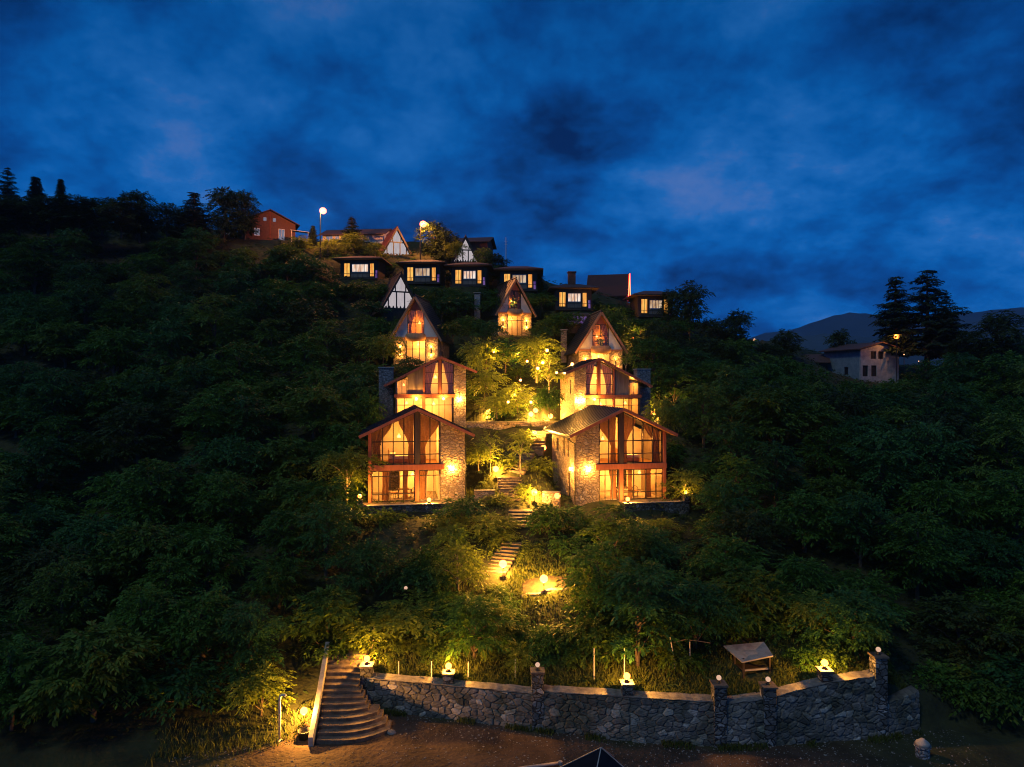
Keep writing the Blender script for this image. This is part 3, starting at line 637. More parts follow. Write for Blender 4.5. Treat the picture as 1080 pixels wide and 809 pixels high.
# ------------------------------------------------------------------ upper villas (catslide roof, chimney)
def upper_villa(loc, rz, mx, label):
    o = empty('stone_villa', loc, rz, label, 'villa', 'stone and glass villas in the two stacks')
    ZR, D = 6.95, 7.0
    sL, sR = .40, .52                                   # short slope towards the path, long one away from it
    top = lambda x: ZR - (-x * sL if x < 0 else x * sR)
    XL, XR, F = -2.65, 4.55, 3.2
    b = MB(mx); b.prism([(XL, -.4), (-1.42, -.4), (-1.42, top(-1.42)), (XL, top(XL))], -.1, .3); b.build('front_wall', 'villastone', o)
    MB(mx).wall(.3, D, -.4, top(XL) - .02, XL, XL + .3, [(1.5, 2.0, 3.4, 4.9)], 'y').build('side_wall', 'villastone', o)
    f = MB(mx).wall(1.503, 1.997, 3.403, 4.897, XL + .1, XL + .16, [(1.56, 1.94, 3.46, 4.84)], 'y').build('window', 'muntin', o); MB(mx).box(XL + .125, XL + .135, 1.56, 1.94, 3.46, 4.84).build('pane', 'glass', f)
    MB(mx).wall(.2, D, -.4, top(XR) - .02, XR - .2, XR, [], 'y').build('side_wall', 'board', o)
    b = MB(mx); b.prism([(XL + .3, -.4), (XR - .2, -.4), (XR - .2, top(XR - .2)), (0, top(0)), (XL + .3, top(XL + .3))], D - .3, D); b.build('back_wall', 'villastone', o)
    b = MB(mx); b.prism([(1.72, F + .1), (3.3, F + .1), (3.3, top(3.3)), (1.72, top(1.72))], .02, .14); b.build('timber_panel', 'board', o)
    # rooms
    MB(mx).box(XL + .305, XR - .205, .25, D - .305, F - .12, F + .08).build('floor_slab', 'amberwood', o)
    MB(mx).box(XL + .305, XR - .205, .25, D - .305, -.4, 0).build('floor_slab', 'concrete', o)
    b = MB(mx); b.prism([(-1.3, F + .085), (XR - .21, F + .085), (XR - .21, top(XR - .21) - .1), (0, top(0) - .2), (-1.3, top(-1.3) - .2)], 4.0, 4.1); b.build('partition', 'plaster', o)
    MB(mx).box(-1.4, XR - .21, 3.6, 3.7, 0, F - .125).build('partition', 'plaster', o)
    pendant(.4 * mx, 2.2, 5.0, .9, o, .16); pendant(.6 * mx, 1.6, 2.2, .5, o, .16); pendant(3.4 * mx, 1.6, 2.3, .5, o, .14); pendant(3.7 * mx, 1.5, 4.2, .3, o, .1)
    MB(mx).box(-1.6, XR + .1, -.2, .1, F - .22, F + .1).build('floor_beam', 'redwood', o, bevel=.01)
    MB(mx).prism([(-.15, F + .105), (.15, F + .105), (.15, top(.15)), (0, top(0)), (-.15, top(-.15))], -.15, .12).build('king_post', 'redwood', o)
    MB(mx).prism([(1.55, F + .105), (1.715, F + .105), (1.715, top(1.715)), (1.55, top(1.55))], -.1, .13).build('post', 'redwood', o)
    zc = F + .11
    for (x0, x1, n) in ((-1.41, -.155, 1), (.155, 1.545, 1)):
        xs = [x0 + .03 + (x1 - x0 - .06) * i / n for i in range(n + 1)]
        b = MB(mx); bars(b, x0, x1, zc, top, xs, [zc + .03, F + 1.2, F + 2.35], .02, .10, .06); w = b.build('window', 'muntin', o)
        MB(mx).prism([(x0, zc), (x1, zc), (x1, top(x1) - .05), (x0, top(x0) - .05)], .056, .064).build('pane', 'glass', w)
        if x0 < 0: curtain(mx, x0 + .04, x1 - .2, x0 + .3, lambda x: top(x) - .12, zc + .02, .4, w, .1, .5)
        else: curtain(mx, x0 + .25, x1 - .04, x1 - .32, lambda x: top(x) - .12, zc + .02, .4, w, .1, .6)
    t2 = lambda x: min(top(x) - .02, 4.9)
    b = MB(mx); bars(b, 3.32, XR - .06, zc, t2, [3.36, 3.85, XR - .09], [zc + .03], .02, .10, .06); w = b.build('window', 'muntin', o)
    MB(mx).prism([(3.32, zc), (XR - .06, zc), (XR - .06, t2(XR - .06) - .05), (3.32, t2(3.32) - .05)], .056, .064).build('pane', 'glass', w)
    flat = lambda x: F - .23
    for (x0, x1, xs) in ((-1.41, 1.55, (-1.38, -.5, .1, .8, 1.52)), (1.75, XR - .05, (1.78, 2.7, 3.6, XR - .08))):
        b = MB(mx); bars(b, x0, x1, 0, flat, xs, [.03, 2.2], .02, .10, .06); w = b.build('window', 'muntin', o); MB(mx).box(x0, x1, .056, .064, .02, F - .26).build('pane', 'glass', w)
    MB(mx).box(1.56, 1.74, -.1, .13, -.2, F - .225).build('post', 'redwood', o)
    YA, YB = -.8, D + .4
    for nm, xa, xb in (('roof_slope', -3.75, 0), ('roof_slope', 0.002, 5.6)):
        mb = MB(mx); roof_slope(mb, xa, top(xa) + .2, xb, top(xb) + .2, YA, YB); mb.build(nm, 'roofmetal', o)
    mb = MB(mx); mb.bar((0, YA - .03, top(0) + .1), (-3.75, YA - .03, top(-3.75) + .1), .05, .24).bar((0.01, YA - .03, top(0) + .1), (5.6, YA - .03, top(5.6) + .1), .05, .24); mb.build('bargeboard', 'redwood', o)
    c = MB(mx).box(4.75, 6.25, 1.6, 2.9, -.6, 6.0).build('chimney', 'chimneystone', o, bevel=.03)
    MB(mx).box(4.68, 6.32, 1.53, 2.97, 6.003, 6.12).build('chimney_cap', 'concrete', c, bevel=.02)
    return o
upper_villa(V2R, V2R_A, 1, 'second villa up the right stack, with a long roof slope and stone chimney')
upper_villa(V2L, V2L_A, -1, 'second villa up the left stack, with a long roof slope and bluish chimney')
g2 = 'lanterns on the villa walls'
wall_lamp(V2L, V2L_A, (2.0, -.105, 2.85), 'bright lantern on the stone pillar of the second left villa', 1.1, g2)
wall_lamp(V2L, V2L_A, (.35, -.2, 2.9), 'lantern on the red beam under the glass gable of the second left villa', .9, g2)
wall_lamp(V2L, V2L_A, (-2.4, -.2, 2.9), 'bright lantern under the timber panel of the second left villa', 1.1, g2)
wall_lamp(V2R, V2R_A, (-2.35, -.105, 2.75), 'lantern at the stone corner of the second right villa, nearest the path', 1, g2)
wall_lamp(V2R, V2R_A, (-1.75, -.105, 2.85), 'bright lantern on the stone panel of the second right villa', 1.1, g2)
wall_lamp(V2R, V2R_A, (-.55, -.2, 2.9), 'lantern on the red beam under the glass gable of the second right villa', .9, g2)

# ------------------------------------------------------------------ A-frame houses
def aframe(loc, rz, hw, sh, th, D, label, style='amber', cat='A-frame house', group='steep gabled houses on the hillside'):
    o = empty('gabled_house', loc, rz, label, cat, group)
    zt = sh + th; sl = th / hw; top = lambda x: zt - abs(x) * sl
    tri_in = lambda k, z0: [(-(zt - z0) / sl + k, z0), ((zt - z0) / sl - k, z0), (0, zt - k * sl)]
    if style == 'amber':
        # stone ground floor with a glazed entrance between two piers
        MB().wall(-hw + .15, -hw * .42, -.6, sh - .22, 0, .3).build('front_wall', 'villastone', o)
        MB().wall(hw * .42, hw - .15, -.6, sh - .22, 0, .3).build('front_wall', 'villastone', o)
        MB().box(-hw + .1, hw - .1, -.12, .32, sh - .217, sh).build('floor_beam', 'soffit', o)
        for s in (-1, 1): MB(s).wall(.3, D, -.6, sh - .01, hw - .42, hw - .15, [(2.0, 3.0, .9, 2.0)], 'y').build('side_wall', 'villastone', o)
        MB().prism([(-hw + .15, -.6), (hw - .15, -.6), (hw - .15, sh), (hw * .97, sh), (0, zt - .1), (-hw * .97, sh), (-hw + .15, sh)], D - .2, D).build('back_wall', 'board', o)
        x = hw * .42
        b = MB(); bars(b, -x, x, -.05, lambda q: sh - .22, [-x + .04, -x * .35, x * .35, x - .04], [.0, 2.1 if sh > 2.6 else 1.7], .05, .13, .07); w = b.build('glazed_door', 'muntin', o); MB().box(-x, x, .086, .094, 0, sh - .24).build('pane', 'glass', w)
        MB().box(-hw + .45, hw - .45, 2.5, 2.6, 0, sh - .1).build('partition', 'plaster', o)
        MB().box(-hw + .43, hw - .43, .35, D - .21, sh - .098, sh - .002).build('floor_slab', 'amberwood', o)
        MB().box(-hw + .43, hw - .43, .31, D - .21, -.6, -.04).build('floor_slab', 'concrete', o)
        pendant(0, 1.3, sh - .9, .5, o, .15)
        # gable: glazed middle strip, boarded sides
        xm = hw * .36
        for s in (-1, 1):
            MB(s).prism([(xm, sh), (hw - .12, sh), (xm, top(xm) - .12)], .02, .14).build('gable_panel', 'plaster', o)
        zh = sh + th * .70
        tw = lambda q: min(top(q) - .15, zh)
        b = MB(); bars(b, -xm, xm, sh, tw, [-xm + .04, 0, xm - .04], [sh + .05, sh + th * .38], .03, .12, .07); w = b.build('window', 'muntin', o)
        MB().prism([(-xm, sh), (xm, sh), (xm, tw(xm)), ((zt - .15 - zh) / sl, zh), (-(zt - .15 - zh) / sl, zh), (-xm, tw(-xm))], .066, .074).build('pane', 'glass', w)
        q = (zt - .15 - zh) / sl
        MB().prism([(-q - .02, zh + .003), (q + .02, zh + .003), (0, zt - .12)], .0, .13).build('gable_tip', 'redwood', o)
        curtain(1, -xm + .1, -.05, -xm + .25, lambda v: tw(v) - .1, sh + .1, .4, w, .3, .35)
        curtain(1, .05, xm - .1, xm - .25, lambda v: tw(v) - .1, sh + .1, .4, w, .3, .35)
        MB().prism(tri_in(.2, sh + .005), 2.6, 2.7).build('partition', 'amberwood', o)
        pendant(-.25 if loc[0] > 0 else .25, .9, sh + th * .36, th * .3, o, .15)
        # pot-bellied balcony
        b = MB(); pts = []
        prof = [(.55, -.55), (.95, -.50), (1.16, -.25), (1.20, .05), (1.08, .32), (1.02, .42)]
        n = 14; vs_, fs = [], []
        for r_, z in prof:
            for j in range(n + 1):
                t = math.pi * j / n; vs_.append((r_ * xm * 1.05 * math.cos(t), -.13 - r_ * .62 * math.sin(t), sh + z))
        for i in range(len(prof) - 1):
            for j in range(n): a = i * (n + 1) + j; fs.append((a, a + 1, a + n + 2, a + n + 1))
        fs.append(tuple(range(n, -1, -1)))
        bal = b.add(vs_, fs).build('balcony', 'amberwood', o, True); sm = bal.modifiers.new('thick', 'SOLIDIFY'); sm.thickness = .06
        for s in (-1, 1):
            lx = s * hw * .66
            c = MB().box(lx - .06, lx + .06, -.1, -.003, sh * .42, sh * .62).build('light_fitting', 'black', o)
            MB().lathe((lx, -.08, sh * .40), [(.05, -.16), (.07, 0), (.07, .02)], 8).build('bulb', 'strip', c); lamp_light(o, (lx, -.24, sh * .38), 130); lamp_light(o, (lx, -.24, sh * .68), 130); MB().lathe((lx, -.08, sh * .64), [(.07, -.02), (.07, 0), (.05, .16)], 8).build('bulb', 'strip', c)
    else:
        # half-timbered gable with self-glowing plaster, over a dark ground floor
        MB().wall(-hw + .1, hw - .1, -.6, sh - .14, .0, .2).build('front_wall', 'darkwood', o)
        for s in (-1, 1): MB(s).wall(.2, D, -.6, sh - .01, hw - .32, hw - .1, [], 'y').build('side_wall', 'darkwood', o)
        MB().prism([(-hw + .1, -.6), (hw - .1, -.6), (hw - .1, sh), (0, zt - .1), (-hw + .1, sh)], D - .2, D).build('back_wall', 'board', o)
        MB().prism([(-hw + .14, sh), (hw - .14, sh), (0, zt - .2)], .04, .16).build('gable_panel', 'gable_glow', o)
        b = MB(); b.box(-hw + .02, hw - .02, -.04, .035, sh - .135, sh + .05)
        zm = sh + th * .50; xm = (zt - zm) / sl
        b.box(-xm + .08, xm - .08, -.02, .034, zm - .1, zm + .1)
        for q in np.linspace(-.66, .66, 4):
            x = q * hw; z1 = min(top(x) - .12, zm - .1); b.box(x - .085, x + .085, -.018, .033, sh + .051, z1)
        for x in (-.28 * hw, .28 * hw): b.box(x - .08, x + .08, -.018, .033, zm + .101, top(x) - .14)
        for s in (-1, 1): b.bar((s * (hw - .12), -.01, sh + .02), (s * .02, -.01, zt - .16), .05, .12)
        b.build('timber_frame', 'muntin', o)
        # carved valance along the sill
        v = MB()
        for i in range(9):
            x = (-.78 + 1.56 * i / 8) * hw
            if top(x) > sh + .5: v.prism([(x - .1, sh + .06), (x + .1, sh + .06), (x + .13, sh + .22), (x, sh + .42), (x - .13, sh + .22)], .01, .038)
        v.box(-.86 * hw, .86 * hw, .012, .036, sh + .06, sh + .12).build('valance', 'darkwood', o)
    YA, YB = -.55, D + .3
    e = .38; xe = hw + e; ze = zt - xe * sl
    rm = {'amber': 'roofmetal', 'red': 'roofred'}.get(style, 'roofbrown')
    for s in (-1, 1):
        mb = MB(s); nx_, nz_ = sl / math.hypot(1, sl), 1 / math.hypot(1, sl); t = .16
        mb.prism([(0.002, zt + t / nz_), (0.002, zt + .01), (xe, ze + .01), (xe + t * nx_, ze + t * nz_ - .0)], YA, YB)
        for i in range(1, 8): y = YA + (YB - YA) * i / 8; mb.bar((.05, y, zt + t / nz_), (xe + t * nx_, y, ze + t * nz_), .03, .05)
        mb.build('roof_slope', rm, o)
    mb = MB()
    for s in (-1, 1): mb.bar((s * .01, YA - .03, zt + .06), (s * xe, YA - .03, ze + .06), .05, .26)
    mb.build('bargeboard', 'soffit' if style == 'amber' else 'darkwood', o)
    MB().tube([(0, YA - .05, zt + .36), (0, YB, zt + .36)], .09, 7).build('ridge_cap', 'roofmetal' if style == 'amber' else 'roofbrown', o)
    return o
M['gable_glow'] = litpane('gable_glow', (.62, .54, .56), (.74, .65, .65), .72)  # plaster panels glow by themselves in place of light falling on them
aframe(AFL, AFL_A, 2.9, 3.55, 4.75, 7, 'steep stone house with round balcony, at the top of the left villa stack')
aframe(AFR, AFR_A, 2.9, 3.6, 4.4, 7, 'steep stone house with round balcony, at the top of the right villa stack')
aframe(AFM, AFM_A, 2.6, 3.2, 4.35, 7, 'small steep house with two bright piers, alone above the middle of the garden')
aframe(AWL, AWL_A, 2.6, 2.6, 4.7, 7, 'half timbered white gable under a brown roof, just above the left stack of villas', 'brown')
aframe(ATL, ATL_A, 2.6, 2.3, 4.6, 7, 'half timbered white gable under a red roof, on the ridge by a street lamp', 'red')
aframe(ATR, ATR_A, 2.1, 1.9, 4.0, 6, 'narrow half timbered gable behind orange leaves, on the ridge above the third cabin', 'brown')

# ------------------------------------------------------------------ dark cabins with lit window bands
def cabin(loc, rz, w, label, parts='full', extra=None, band='lit_white'):
    o = empty('cabin', loc, rz, label, 'cabin', 'dark timber cabins with lit window bands')
    D, H = 4.6, 3.0
    h = w / 2
    y0 = {'l': -h + .55}
    xs = [-h + .5, -h + 1.5, -h + 1.75, h - 1.55, h - 1.35, h - .65, h - .55, h - .1]
    MB().wall(-h, h, -1.6, H, 0, .2, [(xs[0], xs[1], .45, 2.62), (xs[2], xs[3], 1.15, 2.45), (xs[4], xs[5], .45, 2.55), (xs[6], xs[7], .2, 1.5)]).build('front_wall', 'darkwood', o)
    for s in (-1, 1): MB(s).box(h - .2, h, .2, D, -1.6, H).build('side_wall', 'darkwood', o)
    MB().box(-h + .2, h - .2, D - .2, D, -1.6, H).build('back_wall', 'darkwood', o)
    def win(a, b, c, d, n, m, nm='window', mm='muntin', w_=.07):
        f = MB()
        for i in range(n + 1): x = a + .03 + (b - a - .06) * i / n; f.box(x - w_ / 2, x + w_ / 2, .03, .09, c, d)
        f.box(a, b, .034, .086, c, c + w_).box(a, b, .034, .086, d - w_, d)
        q = f.build(nm, mm, o); MB().box(a, b, .10, .12, c + .005, d - .005).build('pane', m, q); return q
    win(xs[0], xs[1], .453, 2.617, 2, 'lit_amber', 'glazed_door')
    win(xs[2], xs[3], 1.153, 2.447, 4, band, 'window', 'white', .09)
    win(xs[4], xs[5], .453, 2.547, 1, 'lit_amber', 'glazed_door')
    win(xs[6], xs[7], .203, 1.497, 1, 'lit_violet')
    MB().box(xs[2] - .05, xs[3] + .05, -.06, -.003, .35, 1.12).build('parapet_board', 'board', o)
    MB().box(-h - .1, h + .1, -1.0, -.003, -.12, .05).build('deck', 'darkwood', o)
    r = MB()
    for x in np.linspace(-h, h, 9): r.box(x - .02, x + .02, -.97, -.93, .051, .78)
    r.box(-h, h, -.98, -.92, .781, .84).build('railing', 'darkwood', o)
    e = .95; A = [(-h - e, -1.25, H), (h + e, -1.25, H), (h + e, D + e, H), (-h - e, D + e, H)]; B = [(-h * .45, D * .5 - .4, H + 1.0), (h * .45, D * .5 - .4, H + 1.0), (h * .45, D * .5 + .4, H + 1.0), (-h * .45, D * .5 + .4, H + 1.0)]
    MB().add([(x, y, z + .003) for x, y, z in A] + [(x, y, z + .16) for x, y, z in A] + B, [(3, 2, 1, 0), (0, 1, 5, 4), (1, 2, 6, 5), (2, 3, 7, 6), (3, 0, 4, 7), (4, 5, 9, 8), (5, 6, 10, 9), (6, 7, 11, 10), (7, 4, 8, 11), (8, 9, 10, 11)]).build('roof', 'roofbrown', o)
    if extra == 'chimney':
        c = MB().box(-.6, .45, 1.2, 2.2, H + .5, H + 2.6).build('chimney', 'brick', o); MB().box(-.7, .55, 1.1, 2.3, H + 2.603, H + 2.75).build('chimney_cap', 'roofbrown', c)
    return o
cabin(*CAB[0], 5.9, 'dark cabin with amber doors, leftmost of its row, below the orange lit bushes')
cabin(*CAB[1], 5.6, 'dark cabin with amber doors, above and right of the lower white half timbered gable', band='lit_cream')
cabin(*CAB[2], 5.2, 'dark cabin with amber doors, directly below the narrow gable with orange leaves')
cabin(*CAB[3], 5.4, 'dark cabin with lit windows above the small lone house with bright piers', band='lit_cream')
cabin(*CAB[4], 5.2, 'dark cabin with a brick chimney, beside the barn with red neon', 'full', 'chimney')
cabin(*CAB[5], 5.2, 'dark low cabin, last of its row, next to the tree with sky gaps', band='lit_cream')

# lower pale window under the chimney cabin, as a glazed porch
def porch(p, rz):
    o = empty('glazed_porch', p, rz, 'small dim glazed porch with violet panes, below the cabin with the brick chimney', 'porch')
    MB().box(-1.5, 1.5, .1, 1.8, -1.2, .0).build('base', 'darkwood', o)
    f = MB()
    for x in np.linspace(-1.45, 1.45, 6): f.box(x - .04, x + .04, .02, .09, .003, 1.2)
    f.box(-1.49, 1.49, .024, .086, .003, .08).box(-1.49, 1.49, .024, .086, .6, .66).box(-1.49, 1.49, .024, .086, 1.12, 1.2).build('frame', 'white', o)
    MB().box(-1.45, 1.45, .1, .12, .01, 1.19).build('pane', 'lit_violet', o)
    MB().slab((-1.8, -.3, 1.28), (1.8, -.3, 1.28), (1.8, 2.0, 1.75), (-1.8, 2.0, 1.75), .08).build('roof', 'roofbrown', o)
porch(at(609, 342, 93), R(3))

# ------------------------------------------------------------------ houses on the ridge
def brick_house():
    o = empty('brick_house', BRK, BRK_A, 'orange red brick house with plain gable, highest on the ridge beside the dark trees', 'house')
    h, D, ze, zr = 4.3, 8, 3.6, 5.6; top = lambda x: zr - abs(x) * (zr - ze) / h
    holes = [(-2.7, -1.7, 1.0, 2.4), (1.4, 2.5, .4, 2.6)]
    MB().wall(-h, h, -1, ze - .003, 0, .25, holes).build('front_wall', 'brick', o)
    MB().prism([(-h, ze), (h, ze), (0, zr)], 0.001, .25).build('gable', 'brick', o)
    for s in (-1, 1): MB(s).box(h - .25, h, .25, D, -1, ze).build('side_wall', 'brick', o)
    MB().prism([(-h + .25, -1), (h - .25, -1), (h - .25, ze), (0, zr - .1), (-h + .25, ze)], D - .2, D).build('back_wall', 'brick', o)
    for a, b, c, d in holes:
        w = MB().wall(a + .003, b - .003, c + .003, d - .003, .08, .15, [(a + .08, (a + b) / 2 - .03, c + .08, d - .08), ((a + b) / 2 + .03, b - .08, c + .08, d - .08)]).build('window', 'white', o)
        MB().box(a + .06, b - .06, .16, .18, c + .06, d - .06).build('pane', 'lit_cool', w)
    for x in (-.9, .7): MB().box(x - .25, x + .25, -.02, -.002, 3.75, 4.35).build('attic_window', 'lit_cool', o)
    MB().box(-.12, .12, -.03, -.002, -1, 5.4).build('pilaster', 'roofred', o)
    for s in (-1, 1):
        mb = MB(s); mb.slab((0.002, -.6, zr + .2), (h + .7, -.6, ze - .12), (h + .7, D + .4, ze - .12), (0.002, D + .4, zr + .2), .16) ; mb.build('roof_slope', 'roofbrown', o)
brick_house()
def low_house(p, rz, w, d, ze, zr, label, wallm, roofm, wins, name='house', ridge='x'):
    """a plain low house: eaves front, ridge along x"""
    o = empty(name, p, rz, label, 'house'); h = w / 2
    MB().wall(-h, h, -1.5, ze, 0, .25, [x[:4] for x in wins]).build('front_wall', wallm, o)
    for s in (-1, 1): MB(s).prism_yz([(.25, -1.5), (d, -1.5), (d, ze), (d / 2, zr - .1), (.25, ze)], h - .25, h).build('side_wall', wallm, o)
    MB().box(-h + .25, h - .25, d - .2, d, -1.5, ze).build('back_wall', wallm, o)
    for a, b, c, dd, m in wins:
        q = MB().wall(a + .003, b - .003, c + .003, dd - .003, .08, .14, [(a + .07, (a + b) / 2 - .03, c + .07, dd - .07), ((a + b) / 2 + .03, b - .07, c + .07, dd - .07)]).build('window', 'white', o)
        MB().box(a + .05, b - .05, .15, .17, c + .05, dd - .05).build('pane', m, q)
    sl = (zr - ze) / (d / 2)
    MB().slab((-h - .6, -.7, ze + .1 - .7 * sl), (h + .6, -.7, ze + .1 - .7 * sl), (h + .6, d / 2, zr + .1), (-h - .6, d / 2, zr + .1), .14).build('roof_slope', roofm, o)
    MB().slab((-h - .6, d / 2 + .002, zr + .1), (h + .6, d / 2 + .002, zr + .1), (h + .6, d + .7, ze + .1 - .7 * sl), (-h - .6, d + .7, ze + .1 - .7 * sl), .14).build('roof_slope', roofm, o)
    return o
low_house(at(372, 262, 126), R(-6), 11.5, 7, 2.7, 4.2, 'long low house with pale windows and dark roof, behind the orange lit bushes', 'plaster', 'roofbrown', [(-5.2, -3.8, .8, 2.4, 'lit_cool'), (-3.4, -2.6, .3, 2.4, 'lit_cool'), (-2.2, -1.0, .8, 2.4, 'lit_cool')])
low_house(at(497, 266, 124), R(-8), 6.0, 6, 2.0, 3.2, 'small brick house with low dark roof, just behind the narrow half timbered gable', 'brick', 'roofbrown', [(-2, -1.2, .4, 1.6, 'lit_cool')])
low_house(at(575, 315, 112), R(6), 4.2, 5, 1.7, 2.5, 'small orange lit house, between the mast and the cabin with the brick chimney', 'brick', 'roofred', [(-1.5, -.6, .4, 1.4, 'lit_orange'), (.3, 1.2, .4, 1.4, 'lit_orange')])

def barn():
    p = at(640, 314, 108); o = empty('barn', p, R(-12), 'big dark brown barn roof with a red neon line on its gable edge', 'barn')
    h, d, ze, zr = 3.1, 7.0, .6, 4.1
    MB().wall(-h, h, -2, ze, 0, .25).build('front_wall', 'darkwood', o)
    for s in (-1, 1): MB(s).prism_yz([(.25, -2), (d, -2), (d, ze), (d / 2, zr - .1), (.25, ze)], h - .25, h).build('gable_wall', 'redwood', o)
    MB().box(-h + .25, h - .25, d - .2, d, -2, ze).build('back_wall', 'darkwood', o)
    sl = (zr - ze) / (d / 2)
    MB().slab((-h - .25, -.5, ze + .12 - .5 * sl), (h + .25, -.5, ze + .12 - .5 * sl), (h + .25, d / 2, zr + .12), (-h - .25, d / 2, zr + .12), .14).build('roof_slope', 'roofmaroon', o)
    MB().slab((-h - .25, d / 2 + .002, zr + .12), (h + .25, d / 2 + .002, zr + .12), (h + .25, d + .5, ze + .12 - .5 * sl), (-h - .25, d + .5, ze + .12 - .5 * sl), .14).build('roof_slope', 'roofmaroon', o)
    MB().tube([(h + .32, -.5, ze + .06 - .5 * sl), (h + .32, d / 2, zr + .1), (h + .32, d + .5, ze + .06 - .5 * sl)], .07, 6).build('neon_tube', 'neon', o)
barn()
def white_house():
    o = empty('white_house', WHT, WHT_A, 'old pale plastered house with small dark windows, beside the tall conifers', 'house')
    h, D = 3.6, 8.0
    ze, zr = 4.6, 5.5
    holes = [(-1.7, -.7, 3.0, 4.2), (-.3, .7, 3.0, 4.2), (-3.2, -2.2, .3, 2.0), (-1.6, -.6, .3, 2.0)]
    MB().wall(-h, h, -2, ze - .002, 0, .3, holes).build('front_wall', 'greywash', o)
    MB().prism([(-h, ze), (h, ze), (0, zr)], 0.001, .3).build('gable', 'greywash', o)
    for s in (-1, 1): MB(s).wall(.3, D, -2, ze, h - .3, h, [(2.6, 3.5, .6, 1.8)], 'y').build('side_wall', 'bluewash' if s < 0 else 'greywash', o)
    MB().box(-h + .3, h - .3, D - .2, D, -2, ze).build('back_wall', 'white', o)
    for a, b, c, d in holes: f = MB().wall(a + .003, b - .003, c + .003, d - .003, .1, .17, [(a + .08, b - .08, c + .08, d - .08)]).build('window', 'darkwood', o); MB().box(a + .06, b - .06, .18, .2, c + .06, d - .06).build('pane', 'black', f)
    f = MB().wall(2.603, 3.497, .603, 1.797, -h + .12, -h + .18, [(2.68, 3.42, .68, 1.72)], 'y').build('window', 'darkwood', o); MB().box(-h + .19, -h + .21, 2.66, 3.44, .66, 1.74).build('pane', 'black', f)
    for s in (-1, 1): MB(s).slab((0.002, -.6, zr + .18), (h + .7, -.6, ze - .05), (h + .7, D + .4, ze - .05), (0.002, D + .4, zr + .18), .16).build('roof_slope', 'roofbrown', o)
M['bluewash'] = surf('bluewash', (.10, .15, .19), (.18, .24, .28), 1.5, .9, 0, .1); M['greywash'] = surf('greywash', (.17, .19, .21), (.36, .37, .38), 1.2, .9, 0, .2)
white_house()
low_house(at(852, 395, 112), R(-20), 5.5, 5, 2.2, 3.3, 'low dark shed with a brown roof, left of the pale plastered house', 'darkwood', 'roofbrown', [], 'shed')

# ------------------------------------------------------------------ masts and street lamps on the ridge
def street_lamp(px, py, pyb, D, label, arm):
    top = at(px, py, D); bz = tz(top[0] - arm, D); hgt = top[2] - bz
    o = empty('street_lamp', (top[0] - arm, D, bz - .2), 0, label, 'street lamp', 'orange street lamps on the ridge')
    MB().tube([(0, 0, 0), (0, 0, hgt * .7), (0, 0, hgt - .3)], [.11, .08, .06], 8).build('pole', 'black', o)
    MB().tube([(0, 0, hgt - .4), (arm * .5, -.1, hgt + .1), (arm, -.2, hgt + .28)], .04, 6).build('arm', 'black', o)
    hd = MB().lathe((arm, -.2, hgt + .22), [(.30, 0), (.22, .14), (.06, .22)], 10).build('lamp_head', 'black', o)
    MB().ball((arm, -.2, hgt + .1), .58, 12, 8, .9).build('bulb', 'sodium', o, True); lamp_light(o, (arm, -.2, hgt + .05), 8500, (1, .33, .085), .06)
    return o
street_lamp(341, 222, 250, 112.5, 'glowing orange street lamp between the brick house and the long low house', .5)
street_lamp(446.5, 236, 262, 113.5, 'glowing orange street lamp between the red lit gable and the narrow gable', .5)
def mast(px, pt, pb, D, label):
    b = at(px, pb, D); t = at(px, pt, D)
    o = empty('antenna_mast', (b[0], D, tz(b[0], D) - .2), 0, label, 'mast'); h = t[2] - o.location.z
    MB().tube([(0, 0, 0), (0, 0, h * .6), (0, 0, h)], [.09, .07, .05], 6).build('pole', 'galv', o)
    MB().bar((-.35, 0, h - .6), (.35, 0, h - .6), .05).bar((-.25, 0, h - 1.1), (.25, 0, h - 1.1), .05).build('crossbar', 'galv', o)
mast(533.7, 250.5, 279, 112, 'thin dark antenna mast standing against the sky above the fourth cabin')
def plain_post(name, p, w, h, label, m, cat='chimney'):
    o = empty(name, p, 0, label, cat)
    MB().box(-w / 2, w / 2, -w / 2, w / 2, -.8, h).build('stack', m, o, bevel=.02); MB().box(-w * .65, w * .65, -w * .65, w * .65, h + .15, h + .24).build('cap', 'concrete', o, bevel=.01)
    for sx in (-1, 1): MB().box(sx * w * .4 - .04, sx * w * .4 + .04, -w * .4, w * .4, h + .002, h + .148).build('cap_support', 'concrete', o)
p = at(503.5, 331, 96); plain_post('concrete_post', (p[0], 96, p[2]), .8, 2.7, 'tall pale concrete post below the third cabin, on the dark slope', 'concrete', 'post')
p = at(594.5, 372, 90); plain_post('chimney_stack', (p[0], 90, p[2] - .5), .75, 3.3, 'slim stone chimney stack with flat cap, left of the top right house', 'villastone')
o = empty('water_tank', (at(243, 0, 122)[0], 122, at(0, 252, 122)[2]), 0, 'small white water tank in the dark trees beside the brick house', 'tank')
MB().lathe((0, 0, -.6), [(.85, 0), (.9, .1), (.9, 1.35), (.7, 1.6), (.25, 1.68)], 14).build('tank_body', 'white', o, True); MB().lathe((0, 0, 1.08), [(.25, 0), (.25, .1)], 10).build('lid', 'galv', o)
o = empty('awning', at(317, 246, 119), R(10), 'pale sheet awning beside the brick house under the street lamp', 'awning')
MB().slab((-1.6, -1, .35), (1.6, -1, .05), (1.6, 1.2, .25), (-1.6, 1.2, .55), .06).build('sheet', 'galv', o)
for sx, sy in ((-1.4, -.9), (1.4, -.9), (-1.4, 1), (1.4, 1)): MB().tube([(sx, sy, -2.5), (sx, sy, .22)], .05, 6).build('leg', 'galv', o)
